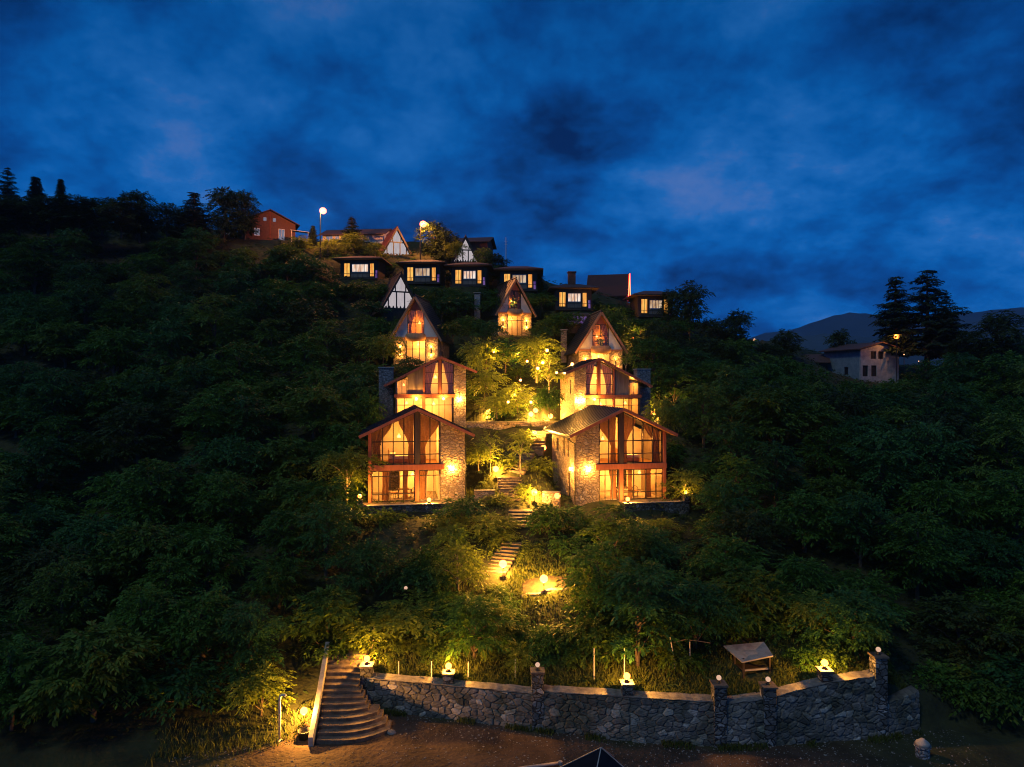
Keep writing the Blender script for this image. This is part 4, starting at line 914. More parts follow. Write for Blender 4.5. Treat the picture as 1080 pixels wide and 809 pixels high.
# orange lamp and pin lights on the right ridge
def far_light(px, py, D, label, r=.2, m='sodium_far', h=None):
    p = at(px, py, D); b = tz(p[0], D); hh = max(p[2] - b, .6)
    o = empty('yard_lamp', (p[0], D, p[2] - hh), 0, label, 'yard lamp', 'distant lights on the right ridge')
    MB().tube([(0, 0, -.3), (0, 0, hh - r * .8)], .05, 6).build('pole', 'black', o); MB().ball((0, 0, hh), r, 10, 7).build('bulb', m, o, True); lamp_light(o, (0, 0, hh), 420 if r > .3 else 12, (1, .36, .08))
far_light(945.5, 355, 104.0, 'orange yard lamp glowing in front of the conifers at the pale plastered house', .36)
far_light(803, 386, 100, 'faint orange lamp low in the trees left of the shed', .16, 'pin')
far_light(795.5, 358.5, 130, 'tiny warm light at the edge of the trees below the mountains', .24, 'pin')
far_light(953, 405, 97, 'tiny warm light in the bushes below the pale plastered house', .09, 'pin')
far_light(969, 381, 104, 'tiny warm light at the foot of the tall conifer', .08, 'pin')
far_light(953.5, 374, 103, 'white speck of light at the wall corner of the pale plastered house', .08, 'pin')

# ------------------------------------------------------------------ retaining wall
WALLP = [(-8.35, 39.45, 1.72), (-3.7, 38.4, 1.78), (1.25, 37.2, 1.85), (1.55, 37.15, 2.0), (6.1, 35.95, 2.25), (10.6, 35.45, 2.2), (10.95, 35.43, 2.1), (13.4, 35.55, 2.35), (16.65, 35.95, 3.0), (19.7, 36.35, 3.2)]
WALLQ = [(19.75, 36.36, 1.75), (20.9, 36.7, 1.85), (22.1, 37.1, 2.1)]
def wall_strip(pts, th, z0, name, m, parent, dz0=None, dz1=0, y_off=0, jit=.0):
    """a wall following points (x, y, top): subdivided so its face and crest are slightly uneven"""
    P = []
    for (x0, y0, a), (x1, y1, b) in zip(pts, pts[1:]):
        n = max(1, int((x1 - x0) / .35))
        for i in range(n): t = i / n; P.append((x0 + (x1 - x0) * t, y0 + (y1 - y0) * t, a + (b - a) * t))
    P.append(pts[-1]); v, f = [], []
    rr = random.Random(5); lev = 7 if dz0 is None else 1
    for i, (x, y, zt) in enumerate(P):
        zb = z0 if dz0 is None else zt + dz0
        zt2 = zt + dz1 + rr.uniform(-jit, jit)
        for k in range(lev + 1): v.append((x, y + y_off + rr.uniform(-jit, jit) - (.0 if dz0 is not None else .10 * (1 - k / lev)), zb + (zt2 - zb) * k / lev))
        v.append((x, y + y_off + th, zt2)); v.append((x, y + y_off + th, zb))
    s = lev + 3
    for i in range(len(P) - 1):
        for k in range(s): a, b = i * s + k, i * s + (k + 1) % s; f.append((a, a + s, b + s, b))
    f.append(tuple(range(s))); f.append(tuple((len(P) - 1) * s + k for k in range(s - 1, -1, -1)))
    return MB().add(v, f).build(name, m, parent)
def stone_cells(S, Z, cw, ch, seed):
    """irregular stones on a wall face: distance between the two nearest centres, and the nearest stone's own numbers"""
    r = np.random.RandomState(seed); G = 4096
    jx, jz, h1, h2 = r.uniform(-.42, .42, G), r.uniform(-.42, .42, G), r.uniform(0, 1, G), r.uniform(0, 1, G)
    u, v = S / cw + .18 * np.sin(Z * 5 + S * 1.3), Z / ch + .22 * np.sin(S * 2.6)
    iu, iv = np.floor(u).astype(int), np.floor(v).astype(int)
    f1 = np.full(u.shape, 9.0); f2 = np.full(u.shape, 9.0); a1 = np.zeros(u.shape); a2 = np.zeros(u.shape)
    for dx in (-1, 0, 1):
        for dz in (-1, 0, 1):
            k = ((iu + dx) * 73 + (iv + dz) * 1193) % G
            d = np.hypot(u - (iu + dx + .5 + jx[k]), v - (iv + dz + .5 + jz[k])) - .30 * h2[k] ** 2
            near = d < f1
            f2 = np.where(near, f1, np.minimum(f2, d)); a1 = np.where(near, h1[k], a1); a2 = np.where(near, h2[k], a2); f1 = np.where(near, d, f1)
    return f2 - f1, a1, a2
def stone_section(pts, name, seed, parent):
    """one straight run of rubble wall whose stones stand out of the mortar"""
    P = []; s0 = 0
    for (x0, y0, a), (x1, y1, b) in zip(pts, pts[1:]):
        L = math.hypot(x1 - x0, y1 - y0); n = max(2, int(L / .055))
        for i in range(n): t = i / n; P.append((x0 + (x1 - x0) * t, y0 + (y1 - y0) * t, a + (b - a) * t, s0 + L * t))
        s0 += L
    P.append((*pts[-1], s0)); P = np.array(P); nx, nz = len(P), 52
    T = np.linspace(0, 1, nz)[None, :]; S = np.repeat(P[:, 3:4], nz, 1); Zb = -.35; Z = Zb + (P[:, 2:3] - Zb) * T
    e, a1, a2 = stone_cells(S, Z, .44, .30, seed)
    out = sstep(e / .22) * (.035 + .075 * a2) + .012 * np.sin(S * 17 + 3 * np.sin(Z * 13)) * np.sin(Z * 19) - .02
    bat = .12 * (1 - T)
    X = P[:, 0:1] + 0 * Z; Y = P[:, 1:2] - out - bat
    v = np.stack([X, Y, Z], -1).reshape(-1, 3); f = []
    i = (np.arange(nx - 1)[:, None] * nz + np.arange(nz - 1)[None, :]).ravel()
    f = np.stack([i, i + nz, i + nz + 1, i + 1], -1).tolist()
    b0 = len(v); back = np.stack([np.stack([P[:, 0], P[:, 1] + .7, P[:, 2]], -1), np.stack([P[:, 0], P[:, 1] + .7, 0 * P[:, 2] + Zb], -1)], 1).reshape(-1, 3)
    v = np.concatenate([v, back])
    for k in range(nx - 1): f += [(k * nz + nz - 1, (k + 1) * nz + nz - 1, b0 + 2 * k + 2, b0 + 2 * k), (b0 + 2 * k, b0 + 2 * k + 2, b0 + 2 * k + 3, b0 + 2 * k + 1)]
    f += [tuple(range(nz)) + (b0, b0 + 1), tuple((nx - 1) * nz + k for k in range(nz - 1, -1, -1)) + (b0 + 2 * nx - 1, b0 + 2 * nx - 2)]
    me = bpy.data.meshes.new(name); me.from_pydata(v.tolist(), [], f)
    ca = me.color_attributes.new('stone', 'FLOAT_COLOR', 'POINT'); c = np.ones((len(v), 4)); c[:, 0] = .5; c[:, 1] = 0; c[:b0, 0] = a1.ravel(); c[:b0, 1] = sstep(e / .10).ravel(); ca.data.foreach_set('color', c.astype(np.float32).ravel())
    me.materials.append(M['rubble']); o = bpy.data.objects.new(name, me); col.objects.link(o); o.parent = parent; return o
def rubble_mat():
    m, n, l = mat('rubble'); p, o = principled(n, l, .9, 0, .25)
    a = N(n, 'ShaderNodeVertexColor'); a.layer_name = 'stone'; sp = N(n, 'ShaderNodeSeparateColor'); l.new(a.outputs[0], sp.inputs[0])
    r = N(n, 'ShaderNodeValToRGB'); e = r.color_ramp.elements; e[0].color = (.085, .082, .08, 1); e[1].position = 1; e[1].color = (.42, .40, .37, 1)
    for q, c in ((.3, (.17, .16, .15)), (.45, (.11, .105, .10)), (.6, (.22, .205, .185)), (.75, (.15, .14, .13)), (.92, (.27, .255, .235))): k = e.new(q); k.color = (*c, 1)
    l.new(sp.outputs[0], r.inputs[0])
    tc = N(n, 'ShaderNodeTexCoord'); t = N(n, 'ShaderNodeTexNoise'); t.inputs['Scale'].default_value = 7; t.inputs['Detail'].default_value = 8; t.inputs['Roughness'].default_value = .7; l.new(tc.outputs['Object'], t.inputs['Vector'])
    st = N(n, 'ShaderNodeTexNoise'); st.inputs['Scale'].default_value = .7; st.inputs['Detail'].default_value = 5; l.new(tc.outputs['Object'], st.inputs['Vector'])
    fr = ramp2(n, (.55, .55, .55), (1.3, 1.3, 1.3), .3, .7); l.new(t.outputs['Fac'], fr.inputs[0]); sr = ramp2(n, (.45, .50, .40), (1.1, 1.08, 1.05), .35, .6); l.new(st.outputs['Fac'], sr.inputs[0])
    m1 = N(n, 'ShaderNodeVectorMath', operation='MULTIPLY'); l.new(r.outputs[0], m1.inputs[0]); l.new(fr.outputs[0], m1.inputs[1])
    mx = N(n, 'ShaderNodeMix', data_type='RGBA'); l.new(sp.outputs[1], mx.inputs[0]); mx.inputs[6].default_value = (.075, .07, .064, 1); l.new(m1.outputs[0], mx.inputs[7])
    m2 = N(n, 'ShaderNodeVectorMath', operation='MULTIPLY'); l.new(mx.outputs[2], m2.inputs[0]); l.new(sr.outputs[0], m2.inputs[1]); l.new(m2.outputs[0], p.inputs['Base Color'])
    b = N(n, 'ShaderNodeBump'); b.inputs['Strength'].default_value = .6; b.inputs['Distance'].default_value = .04; l.new(t.outputs['Fac'], b.inputs['Height']); l.new(b.outputs[0], p.inputs['Normal'])
    return m
M['rubble'] = rubble_mat()
rw = empty('retaining_wall', (0, 0, 0), 0, 'long curved rubble retaining wall with stone piers along the dirt lot', 'retaining wall')
stone_section(WALLP[:3], 'wall_section', 1, rw)
stone_section(WALLP[3:6], 'wall_section', 2, rw)
stone_section(WALLP[6:], 'wall_section', 3, rw)
stone_section(WALLQ, 'wall_section', 4, rw)
for a, b in ((0, 3), (3, 6), (6, 10)): wall_strip(WALLP[a:b], .8, 0, 'coping', 'coping', rw, .036, .09, -.04, .022)
def pier(x, y, z0, z1, w=.62):
    q = MB().box(x - w / 2, x + w / 2, y - .06, y + w - .06, z0, z1).build('pier', 'wallstone', rw, bevel=.03)
    MB().box(x - w / 2 - .06, x + w / 2 + .06, y - .12, y + w, z1 + .002, z1 + .11).build('pier_cap', 'step', q, bevel=.015)
    return (x, y + w / 2 - .06, z1 + .11)
PIERS = [(-8.45, 39.5, -.5, 2.35, 0, 'glowing globe on the first pier of the retaining wall, beside the entrance steps'),
         (-3.6, 38.5, 1.9, 2.35, 0, 'glowing globe on the low pier between the entrance steps and the tall grey pier'),
         (1.4, 37.05, -.5, 3.05, 1, 'faint globe on the tall grey pier where the wall steps up'),
         (6.1, 36.0, 2.37, 2.85, 0, 'glowing globe on the low pier near the two tall pale stakes'),
         (10.78, 35.3, -.5, 3.1, 1, 'faint pinkish globe on the pier left of the lean-to shelter'),
         (13.4, 35.45, -.5, 2.95, 1, 'faint pinkish globe on the pier right of the lean-to shelter'),
         (16.6, 36.0, 3.12, 3.55, 0, 'glowing globe on the pier of the rising wall, last of the bright ones'),
         (19.6, 36.25, -.5, 4.2, 1, 'faint pinkish globe on the tall pier at the far end of the retaining wall')]
for x, y, z0, z1, dim, lb in PIERS:
    t = pier(x, y, z0, z1, .66 if z0 < 0 else .6); pier_lamp(t, lb, bool(dim), .13 if dim else .18)

# ------------------------------------------------------------------ entrance steps
st = empty('entrance_steps', (0, 0, 0), 0, 'old stone steps with flared bottom treads, climbing from the dirt lot into the trees', 'steps')
NS = 14
for i in range(NS):
    yf = 35.65 + i * .40; z = .185 * (i + 1)
    xl, xr = -10.22 - i * .06, -8.75 - .0 * i
    if i < 8: xr += (8 - i) * .20 + (.07 * (8 - i) if i < 4 else 0)
    flare = max(0, xr + 8.75)
    # outline: straight left, curved right end sweeping back to the wall
    pts = [(xl, yf)]
    n = 9
    for k in range(n + 1):
        t = k / n; pts.append((xl + (xr - xl) * t, yf + flare * .55 * max(0, (t - .35) / .65) ** 2.2))
    ye = yf + .85 + flare * .6
    pts += [(xr - .05, ye), (xl, ye)]
    m = len(pts); jj = [rnd.uniform(-.012, .012) for _ in pts]
    v = [(x, y + jj[k], z - .34) for k, (x, y) in enumerate(pts)] + [(x, y + jj[k] - .03, z) for k, (x, y) in enumerate(pts)]
    MB().add(v, [tuple(range(m - 1, -1, -1)), tuple(range(m, 2 * m))] + [(k, (k + 1) % m, (k + 1) % m + m, k + m) for k in range(m)]).build('step', 'step', st, bevel=.02)
pr = [(-10.3, 35.35, .45), (-10.5, 37.2, 1.35), (-11.05, 41.4, 3.15)]
v, f = [], []
for x, y, zt in pr: v += [(x, y, zt - 1.4), (x, y, zt), (x - .26, y, zt), (x - .26, y, zt - 1.4)]
for i in range(2):
    for k in range(4): a, b = i * 4 + k, i * 4 + (k + 1) % 4; f.append((a, a + 4, b + 4, b))
f += [(0, 1, 2, 3), (11, 10, 9, 8)]
MB().add(v, f).build('side_parapet', 'concrete', st, bevel=.02)

# ------------------------------------------------------------------ garden flights, walls and terrace
def flight(a, b, w, n, label, name='garden_steps', turn=0):
    a, b = Vector(a), Vector(b); d = (b - a); dh = Vector((d.x, d.y, 0)); L = dh.length; u = dh / L; s = Vector((-u.y, u.x, 0))
    o = empty(name, a, 0, label, 'steps', 'stone steps of the garden path')
    rise = d.z / n; run = L / n
    for i in range(n):
        c = u * (i * run); ww = w * rnd.uniform(.94, 1.05)
        q = [c - s * ww / 2, c + s * ww / 2, c + u * (run * 1.35) + s * ww / 2, c + u * (run * 1.35) - s * ww / 2]
        z = rise * (i + 1); v = [(p_.x, p_.y, z - .55) for p_ in q] + [(p_.x, p_.y, z) for p_ in q]
        MB().add(v, [(3, 2, 1, 0), (4, 5, 6, 7), (0, 1, 5, 4), (1, 2, 6, 5), (2, 3, 7, 6), (3, 0, 4, 7)]).build('step', 'step', o, bevel=.02)
    return o
FL = []
def path_flight(pa, pb, w, n, label):
    a, b = march(*pa, 45), march(*pb, 45); a = (a[0], a[1], a[2] + .02); b = (b[0], b[1], max(b[2] + .15, a[2] + .12 * n)); FL.append((a, b, w)); return flight(a, b, w, n, label)
path_flight((522, 606), (541, 574), 1.6, 9, 'lowest garden flight, timber edged steps beside the lone lamp under the trees')
path_flight((548, 556), (549, 540), 1.9, 5, 'wide landing steps in front of the villas, half hidden by leaves')
path_flight((541, 530), (537, 505), 2.1, 9, 'wide pale stone steps between the two lowest villas')
path_flight((545, 500), (556, 480), 1.5, 7, 'second stone flight above the wide pale steps, between the villas')
path_flight((566, 478), (571, 456), 1.2, 7, 'uppermost stone flight beside the right villa roof')
def garden_wall(pa, pb, h, label, t=.4, D0=45, m='villastone', up=0):
    a, b = march(*pa, D0), march(*pb, D0); n = 8; v, f = [], []
    o = empty('garden_wall', a, 0, label, 'garden wall', 'low stone walls in the garden')
    P = [Vector(a).lerp(Vector(b), i / n) for i in range(n + 1)]
    zt = max(a[2], b[2]) + h; d = (Vector(b) - Vector(a)); d.z = 0; s_ = Vector((-d.y, d.x, 0)).normalized() * t
    for p_ in P:
        q = p_ - Vector(a); z1 = zt - a[2] + rnd.uniform(-.03, .03)
        v += [(q.x, q.y, q.z - .6), (q.x, q.y, z1), (q.x + s_.x, q.y + s_.y, z1), (q.x + s_.x, q.y + s_.y, q.z - .6)]
    for i in range(n):
        for k in range(4): c, e = i * 4 + k, i * 4 + (k + 1) % 4; f.append((c, c + 4, e + 4, e))
    f += [(0, 1, 2, 3), tuple(n * 4 + k for k in (3, 2, 1, 0))]
    MB().add(v, f).build('masonry', m, o)
    c = MB()
    c.slab(tuple(Vector((0, 0, zt - a[2] + .13)) - s_ * .12), tuple(P[-1] - Vector(a) - s_ * .12 + Vector((0, 0, zt - P[-1].z + .13))), tuple(P[-1] - Vector(a) + s_ * 1.12 + Vector((0, 0, zt - P[-1].z + .13))), tuple(Vector((0, 0, zt - a[2] + .13)) + s_ * 1.12), .08)
    c.build('coping', 'coping', o)
garden_wall((492, 451), (592, 452), .45, 'long low stone wall behind the lamps, joining the roofs of the two lowest villas')
garden_wall((500, 529), (522, 529), .8, 'short stone wall beside the stone strip of the lowest left villa')
garden_wall((572, 530), (590, 538), .8, 'short stone wall beside the side door of the lowest right villa')
garden_wall((505, 378), (522, 378), .3, 'short bright lit ledge in the trees left of the lone small house path', D0=70)
def garden_terrace():
    a, b = march(553, 644, 45), march(598, 637, 45)
    cx, cyy = (a[0] + b[0]) / 2, (a[1] + b[1]) / 2 + .7
    o = empty('garden_terrace', (cx, cyy, tz(cx, cyy)), 0, 'small lit stone platform under the lone garden lamp below the villas', 'terrace')
    def patch(x0, x1, y0, y1, up, nm, m):
        v, f = [], []
        for i in range(9):
            for j in range(5):
                x = x0 + (x1 - x0) * i / 8; y = y0 + (y1 - y0) * j / 4 + .10 * math.sin(i * 1.7); z = tz(cx + x, cyy + y) - o.location.z; v.append((x, y, z + up + rnd.uniform(-.012, .012)))
        n_ = len(v); v += [(x, y, z - up - .25) for x, y, z in v]
        for i in range(8):
            for j in range(4): q = i * 5 + j; f += [(q, q + 5, q + 6, q + 1), (n_ + q, n_ + q + 1, n_ + q + 6, n_ + q + 5)]
        for i in range(8):
            for j in (0, 4): q = i * 5 + j; f.append((q, q + 5, n_ + q + 5, n_ + q) if j else (q + 5, q, n_ + q, n_ + q + 5))
        for j in range(4):
            for i in (0, 8): q = i * 5 + j; f.append((q, q + 1, n_ + q + 1, n_ + q))
        MB().add(v, f).build(nm, m, o)
    patch(-1.5, 1.5, -.55, .9, .05, 'paving', 'soilpath'); patch(-1.6, 1.6, -.72, -.56, .12, 'kerb', 'coping')
    return (cx, cyy, tz(cx, cyy))
GT = garden_terrace()
o = empty('log_edging', march(498, 662, 42), R(14), 'pale squared log edging a path below the lone lamp, among leaves', 'log')
MB().box(-.9, 1.2, -.12, .12, -.1, .2).build('log', 'amberwood', o, bevel=.04)

LAMPS = [(514.7, 435.5, 'globe lamp on the path beside the roof end of the lowest left villa'),
         (560, 437, 'globe lamp behind the low wall, middle one of the upper trio'),
         (565, 433, 'globe lamp just behind the middle one of the upper trio'),
         (580.6, 439, 'globe lamp at the corner of the second right villa, rightmost of the upper trio'),
         (563.6, 458, 'globe lamp above the uppermost stone flight'),
         (573, 472.5, 'globe lamp beside the eave of the lowest right villa'),
         (523, 495.5, 'globe lamp on a post left of the wide pale steps'),
         (563.6, 520, 'globe lamp right of the wide pale steps'),
         (587.7, 523.5, 'globe lamp at the side wall foot of the lowest right villa'),
         (530.5, 596, 'globe lamp in the leaves beside the lowest garden flight'),
         (573.6, 621, 'lone globe lamp on a black post above the small stone platform')]
for px, py, lb in LAMPS: garden_lamp(px, py, lb, .95 if py > 480 else .8)
garden_lamp(428, 637, 'small faint white globe peeping out of dark leaves left of the path', .9, .12, True)
garden_lamp(320.5, 751.5, 'bright globe lamp on a black post left of the entrance steps', 1.0, .2, False, 0, 33)
garden_lamp(689, 436, 'globe lamp behind the roof end of the lowest right villa, under a red post', .9)
garden_lamp(645, 347, 'small warm lamp in the bushes right of the top right house', .7, .12, False, 0, 70)
garden_lamp(667.5, 357, 'small warm lamp under the rounded bush right of the top right house', .7, .12, False, 0, 70)

# bulbs hung in the trees of the middle garden; the added ones only strengthen the glow
def hung_bulb(px, py, D, label, m='bulb', r=.13):
    p = at(px, py, D); o = empty('hanging_bulb', p, 0, label, 'bulb', 'bulbs strung in the garden trees')
    MB().ball((0, 0, 0), r, 10, 7).build('bulb', m, o, True); lamp_light(o, (0, 0, 0), 900 if r > .14 else 450); MB().lathe((0, 0, r * .8), [(.05, 0), (.05, .12), (.02, .16)], 7).build('socket', 'black', o); MB().tube([(0, 0, r + .1), (.02, 0, 1.2)], .012, 5).build('cord', 'black', o)
for px, py, D, lb in ((567.3, 388.5, 74, 'lower of the two close bright bulbs in the yellow tree'), (572.5, 382.5, 74, 'upper of the two close bright bulbs in the yellow tree'),
                      (577, 369.5, 75, 'bright bulb high in the yellow tree under the stone chimney stack'), (549, 401, 72, 'small bulb under the branches in the middle of the garden trees'),
                      (556, 381, 73, 'small added bulb in the leaves left of the two close bright bulbs'), (587, 393, 72.5, 'small added bulb low beside the second right villa roof'), (560, 424, 68, 'small added bulb just above the upper trio of globe lamps'), (536, 424, 67.5, 'small added bulb in the dark leaves above the roof end of the lowest left villa'), (521, 371, 76, 'small bulb in the olive bush right of the top left house'),
                      (546, 373.5, 77, 'small bulb in the dark leaves below the lone small house'), (542.5, 416, 71, 'small bulb low on the left edge of the yellow garden tree'), (603.5, 384, 78, 'bright bulb at the left foot of the top right house')):
    hung_bulb(px, py, D, lb, 'bulb', .13 if 'small' in lb else .17)

# ------------------------------------------------------------------ things around the wall and lot
def stake(px, pt, pb, label, D=None, lean=0):
    b = march(px, pb, 34) if D is None else (*at(px, 0, D)[:2], tz(at(px, 0, D)[0], D)); h = (pb - pt) / FPX * b[1]
    o = empty('stake', b, 0, label, 'stake', 'pale stakes along the retaining wall')
    MB().tube([(0, 0, -.3), (lean * .5, 0, h * .5), (lean, 0, h)], [.035, .032, .028], 6).build('rod', 'galv', o); MB().ball((lean, 0, h), .035, 6, 4).build('tip', 'galv', o)
stake(420.5, 698, 717, 'short pale stake in the grass, first one after the entrance pier'); stake(455, 699, 720, 'pale stake in the grass just left of the second pier lamp'); stake(494, 699, 720, 'pale stake in the grass just right of the second pier lamp')
stake(543.5, 697, 716, 'dim stake in the grass left of the tall grey pier'); stake(626.5, 685, 719, 'tall pale stake left of the bright pier lamp by the middle wall'); stake(658.5, 684, 716, 'tall pale stake directly behind the bright pier lamp by the middle wall', None)
stake(713, 672, 708, 'leaning bare stick in the dark grass, left one of two with a rail', None, -.35); stake(727.5, 678, 707, 'upright bare stick in the dark grass, right one of two with a rail')
o = empty('rail', march(712, 706, 34), 0, 'thin bare branch laid across the two sticks in the dark grass', 'branch')
MB().tube([(-.1, .05, 1.45), (.6, .05, 1.62), (1.5, .05, 1.5), (2.0, .05, 1.42)], .025, 6).build('branch', 'drystem', o)
sx, sy = at(793, 0, 38.3)[:2]; sz = tz(sx, sy) - .25
o = empty('lean_to_shelter', (sx, sy, sz), R(10), 'little lean-to shelter with a slanted grey sheet roof behind the retaining wall', 'shelter')
MB().slab((-1.0, -.75, .98), (.85, -.75, 1.2), (1.2, .8, 1.36), (-1.3, .8, 1.3), .07).build('roof_sheet', 'tin', o); MB().box(-.75, .75, -.5, -.42, .33, .42).build('shelf_rail', 'tin', o)
MB().box(-.75, .75, -.41, .4, .30, .36).build('shelf', 'darkwood', o)
for q in (-.78, .78):
    for y in (-.5, .5): MB().box(q - .05, q + .05, y - .05, y + .05, -.2, 1.05).build('leg', 'darkwood', o)
b = march(295, 782, 30); o = empty('standpipe', b, 0, 'pale standpipe with bent top left of the lamp at the entrance steps', 'pipe')
MB().tube([(0, 0, -.2), (0, 0, 2.2), (.03, 0, 2.36), (.12, 0, 2.42), (.26, 0, 2.42), (.32, 0, 2.36)], .065, 8).build('pipe', 'galv', o, True); MB().lathe((0, 0, -.1), [(.16, 0), (.16, .14), (.08, .2)], 8).build('foot', 'concrete', o)
b = march(321, 779, 30); o = empty('tub', b, 0, 'black round tub at the foot of the lamp by the entrance steps', 'tub')
MB().lathe((0, 0, -.05), [(.28, 0), (.34, .35), (.37, .37), (.37, .42), (.31, .42), (.28, .1)], 14).build('body', 'black', o, True); MB().tube([(-.34, 0, .3), (-.44, 0, .42), (-.36, 0, .46)], .02, 5).build('handle', 'black', o)
o = empty('canopy_tent', (*at(634, 0, 28)[:2], 0), R(24), 'dark blue pyramid canopy standing on the dirt lot, cut by the bottom edge', 'canopy')
v = [(-1.7, -1.7, 2.25), (1.7, -1.7, 2.25), (1.7, 1.7, 2.25), (-1.7, 1.7, 2.25), (0, 0, 3.85)]
MB().add(v + [(x, y, z - .05) for x, y, z in v], [(0, 1, 4), (1, 2, 4), (2, 3, 4), (3, 0, 4), (6, 5, 9), (7, 6, 9), (8, 7, 9), (5, 8, 9), (0, 5, 6, 1), (1, 6, 7, 2), (2, 7, 8, 3), (3, 8, 5, 0)]).build('canopy', 'canopy', o)
rb = MB()
for x, y in ((-1, -1), (1, -1), (1, 1), (-1, 1)): rb.bar((x * 1.7, y * 1.7, 2.27), (0, 0, 3.875), .04, .03)
rb.build('seam', 'tin', o)
for x, y in ((-1, -1), (1, -1), (1, 1), (-1, 1)): MB().tube([(x * 1.62, y * 1.62, 0), (x * 1.62, y * 1.62, 2.24)], .04, 6).build('leg', 'galv', o)
o = empty('pale_pipe', (*at(566, 0, 33.3)[:2], .1), R(12), 'pale pipe lying on the dirt lot beside the blue canopy', 'pipe')
MB().tube([(-1.6, 0, 0), (1.15, 0, .05)], .085, 8).build('pipe', 'tin', o, True); MB().lathe((1.2, 0, -.07), [(.05, 0), (.11, .04), (.11, .2), (.05, .24)], 8).build('coupling', 'tin', o)
o = empty('stone_post', (*at(973, 0, 34.4)[:2], 0), R(10), 'short round topped stone post alone at the dark edge of the lot', 'post')
MB().lathe((0, 0, -.3), [(.34, 0), (.33, .8), (.40, .82), (.40, .9)], 12).build('shaft', 'chimneystone', o); MB().lathe((0, 0, .603), [(.38, 0), (.3, .14), (.16, .24), (.1, .3)], 12).build('cap', 'concrete', o, True)
# loose stones fallen at the foot of the wall
for i, (px, py, r_) in enumerate(((413, 773, .22), (505, 776, .07), (519, 779, .08), (560, 771, .1))):
    b = march(px, py, 30); o = MB().lathe((0, 0, -r_ * .4), [(r_ * .7, 0), (r_, r_ * .45), (r_ * .8, r_ * .9), (r_ * .3, r_ * 1.15)], 7).build('loose_stone', 'coping', None, False, .02)
    o.location = b; o.rotation_euler = (.1, .2, i); o.scale = (1.3, 1, .9)
    tag(o, ['rounded pale stone at the foot of the flared entrance steps', 'small pale stone on the lot below the second pier', 'tiny stone on the lot between the second pier and the grey pier', 'small stone close under the tall grey pier'][i], 'stone', 'loose stones at the wall foot')
# a heap of bare branches
b = march(490, 681, 40); o = empty('brushwood', b, R(5), 'heap of cut bare branches on the bank above the second pier', 'brushwood')
mb = MB(); rr = random.Random(3)
for i in range(16):
    a = rr.uniform(-.35, .35); L = rr.uniform(1.4, 3.2); x0 = rr.uniform(-2.0, .6); y0 = rr.uniform(-.2, .6); z0 = rr.uniform(.12, .6)
    mb.tube([(x0, y0, z0), (x0 + L * .35, y0 + L * .3 * math.sin(a), z0 + rr.uniform(.1, .35)), (x0 + L * .7, y0 + L * .7 * math.sin(a), z0 + rr.uniform(0, .2)), (x0 + L, y0 + L * math.sin(a), z0 - rr.uniform(.1, .4))], [.05, .04, .028, .012], 6)
mb.build('branches', 'palebark', o)

# ------------------------------------------------------------------ foliage
def leaf_mesh(name, sprays, m, leaf=(.30, .13), n_leaf=9, length=1.0, droop=.45, seed=1, quads=True):
    """sprays: array of (pos 3, dir 3, size). Every spray is a twig with paired leaflets; all of them one crown mesh"""
    r = np.random.RandomState(seed); S = len(sprays)
    P, Dr, sz = sprays[:, :3], sprays[:, 3:6], sprays[:, 6]
    Dr = Dr / np.linalg.norm(Dr, axis=1, keepdims=True)
    up = np.array([0, 0, 1.0]); side = np.cross(Dr, up) + r.normal(0, .12, (S, 3)); side /= np.linalg.norm(side, axis=1, keepdims=True) + 1e-6
    nrm = np.cross(side, Dr)
    V = np.zeros((S, n_leaf, 4, 3))
    for k in range(n_leaf):
        t = (k + .6) / n_leaf; sg = (-1 if k % 2 else 1) if k < n_leaf - 1 else 0
        base = P + Dr * (t * length * sz)[:, None] - up * (droop * t * t * length * sz)[:, None]
        a = (.95 - .45 * t) * sg + r.normal(0, .22, S)
        d = Dr * np.cos(a)[:, None] + side * np.sin(a)[:, None] - up * (.18 + .35 * t + r.normal(0, .2, S))[:, None]
        d /= np.linalg.norm(d, axis=1, keepdims=True)
        w = np.cross(d, nrm + r.normal(0, .35, (S, 3))); w /= np.linalg.norm(w, axis=1, keepdims=True) + 1e-6
        L = (leaf[0] * sz * r.uniform(.7, 1.25, S))[:, None]; W = (leaf[1] * sz * r.uniform(.75, 1.2, S))[:, None]
        V[:, k, 0] = base; V[:, k, 1] = base + d * L * .5 + w * W * .5; V[:, k, 2] = base + d * L - up * L * .12; V[:, k, 3] = base + d * L * .5 - w * W * .5
    V = V.reshape(-1, 3); n = len(V) // 4
    me = bpy.data.meshes.new(name); me.vertices.add(len(V)); me.vertices.foreach_set('co', V.astype(np.float32).ravel())
    me.loops.add(n * 4); me.loops.foreach_set('vertex_index', np.arange(n * 4, dtype=np.int32))
    me.polygons.add(n); me.polygons.foreach_set('loop_start', np.arange(n, dtype=np.int32) * 4); me.polygons.foreach_set('loop_total', np.full(n, 4, dtype=np.int32))
    me.update(calc_edges=True); me.materials.append(M[m]); return me

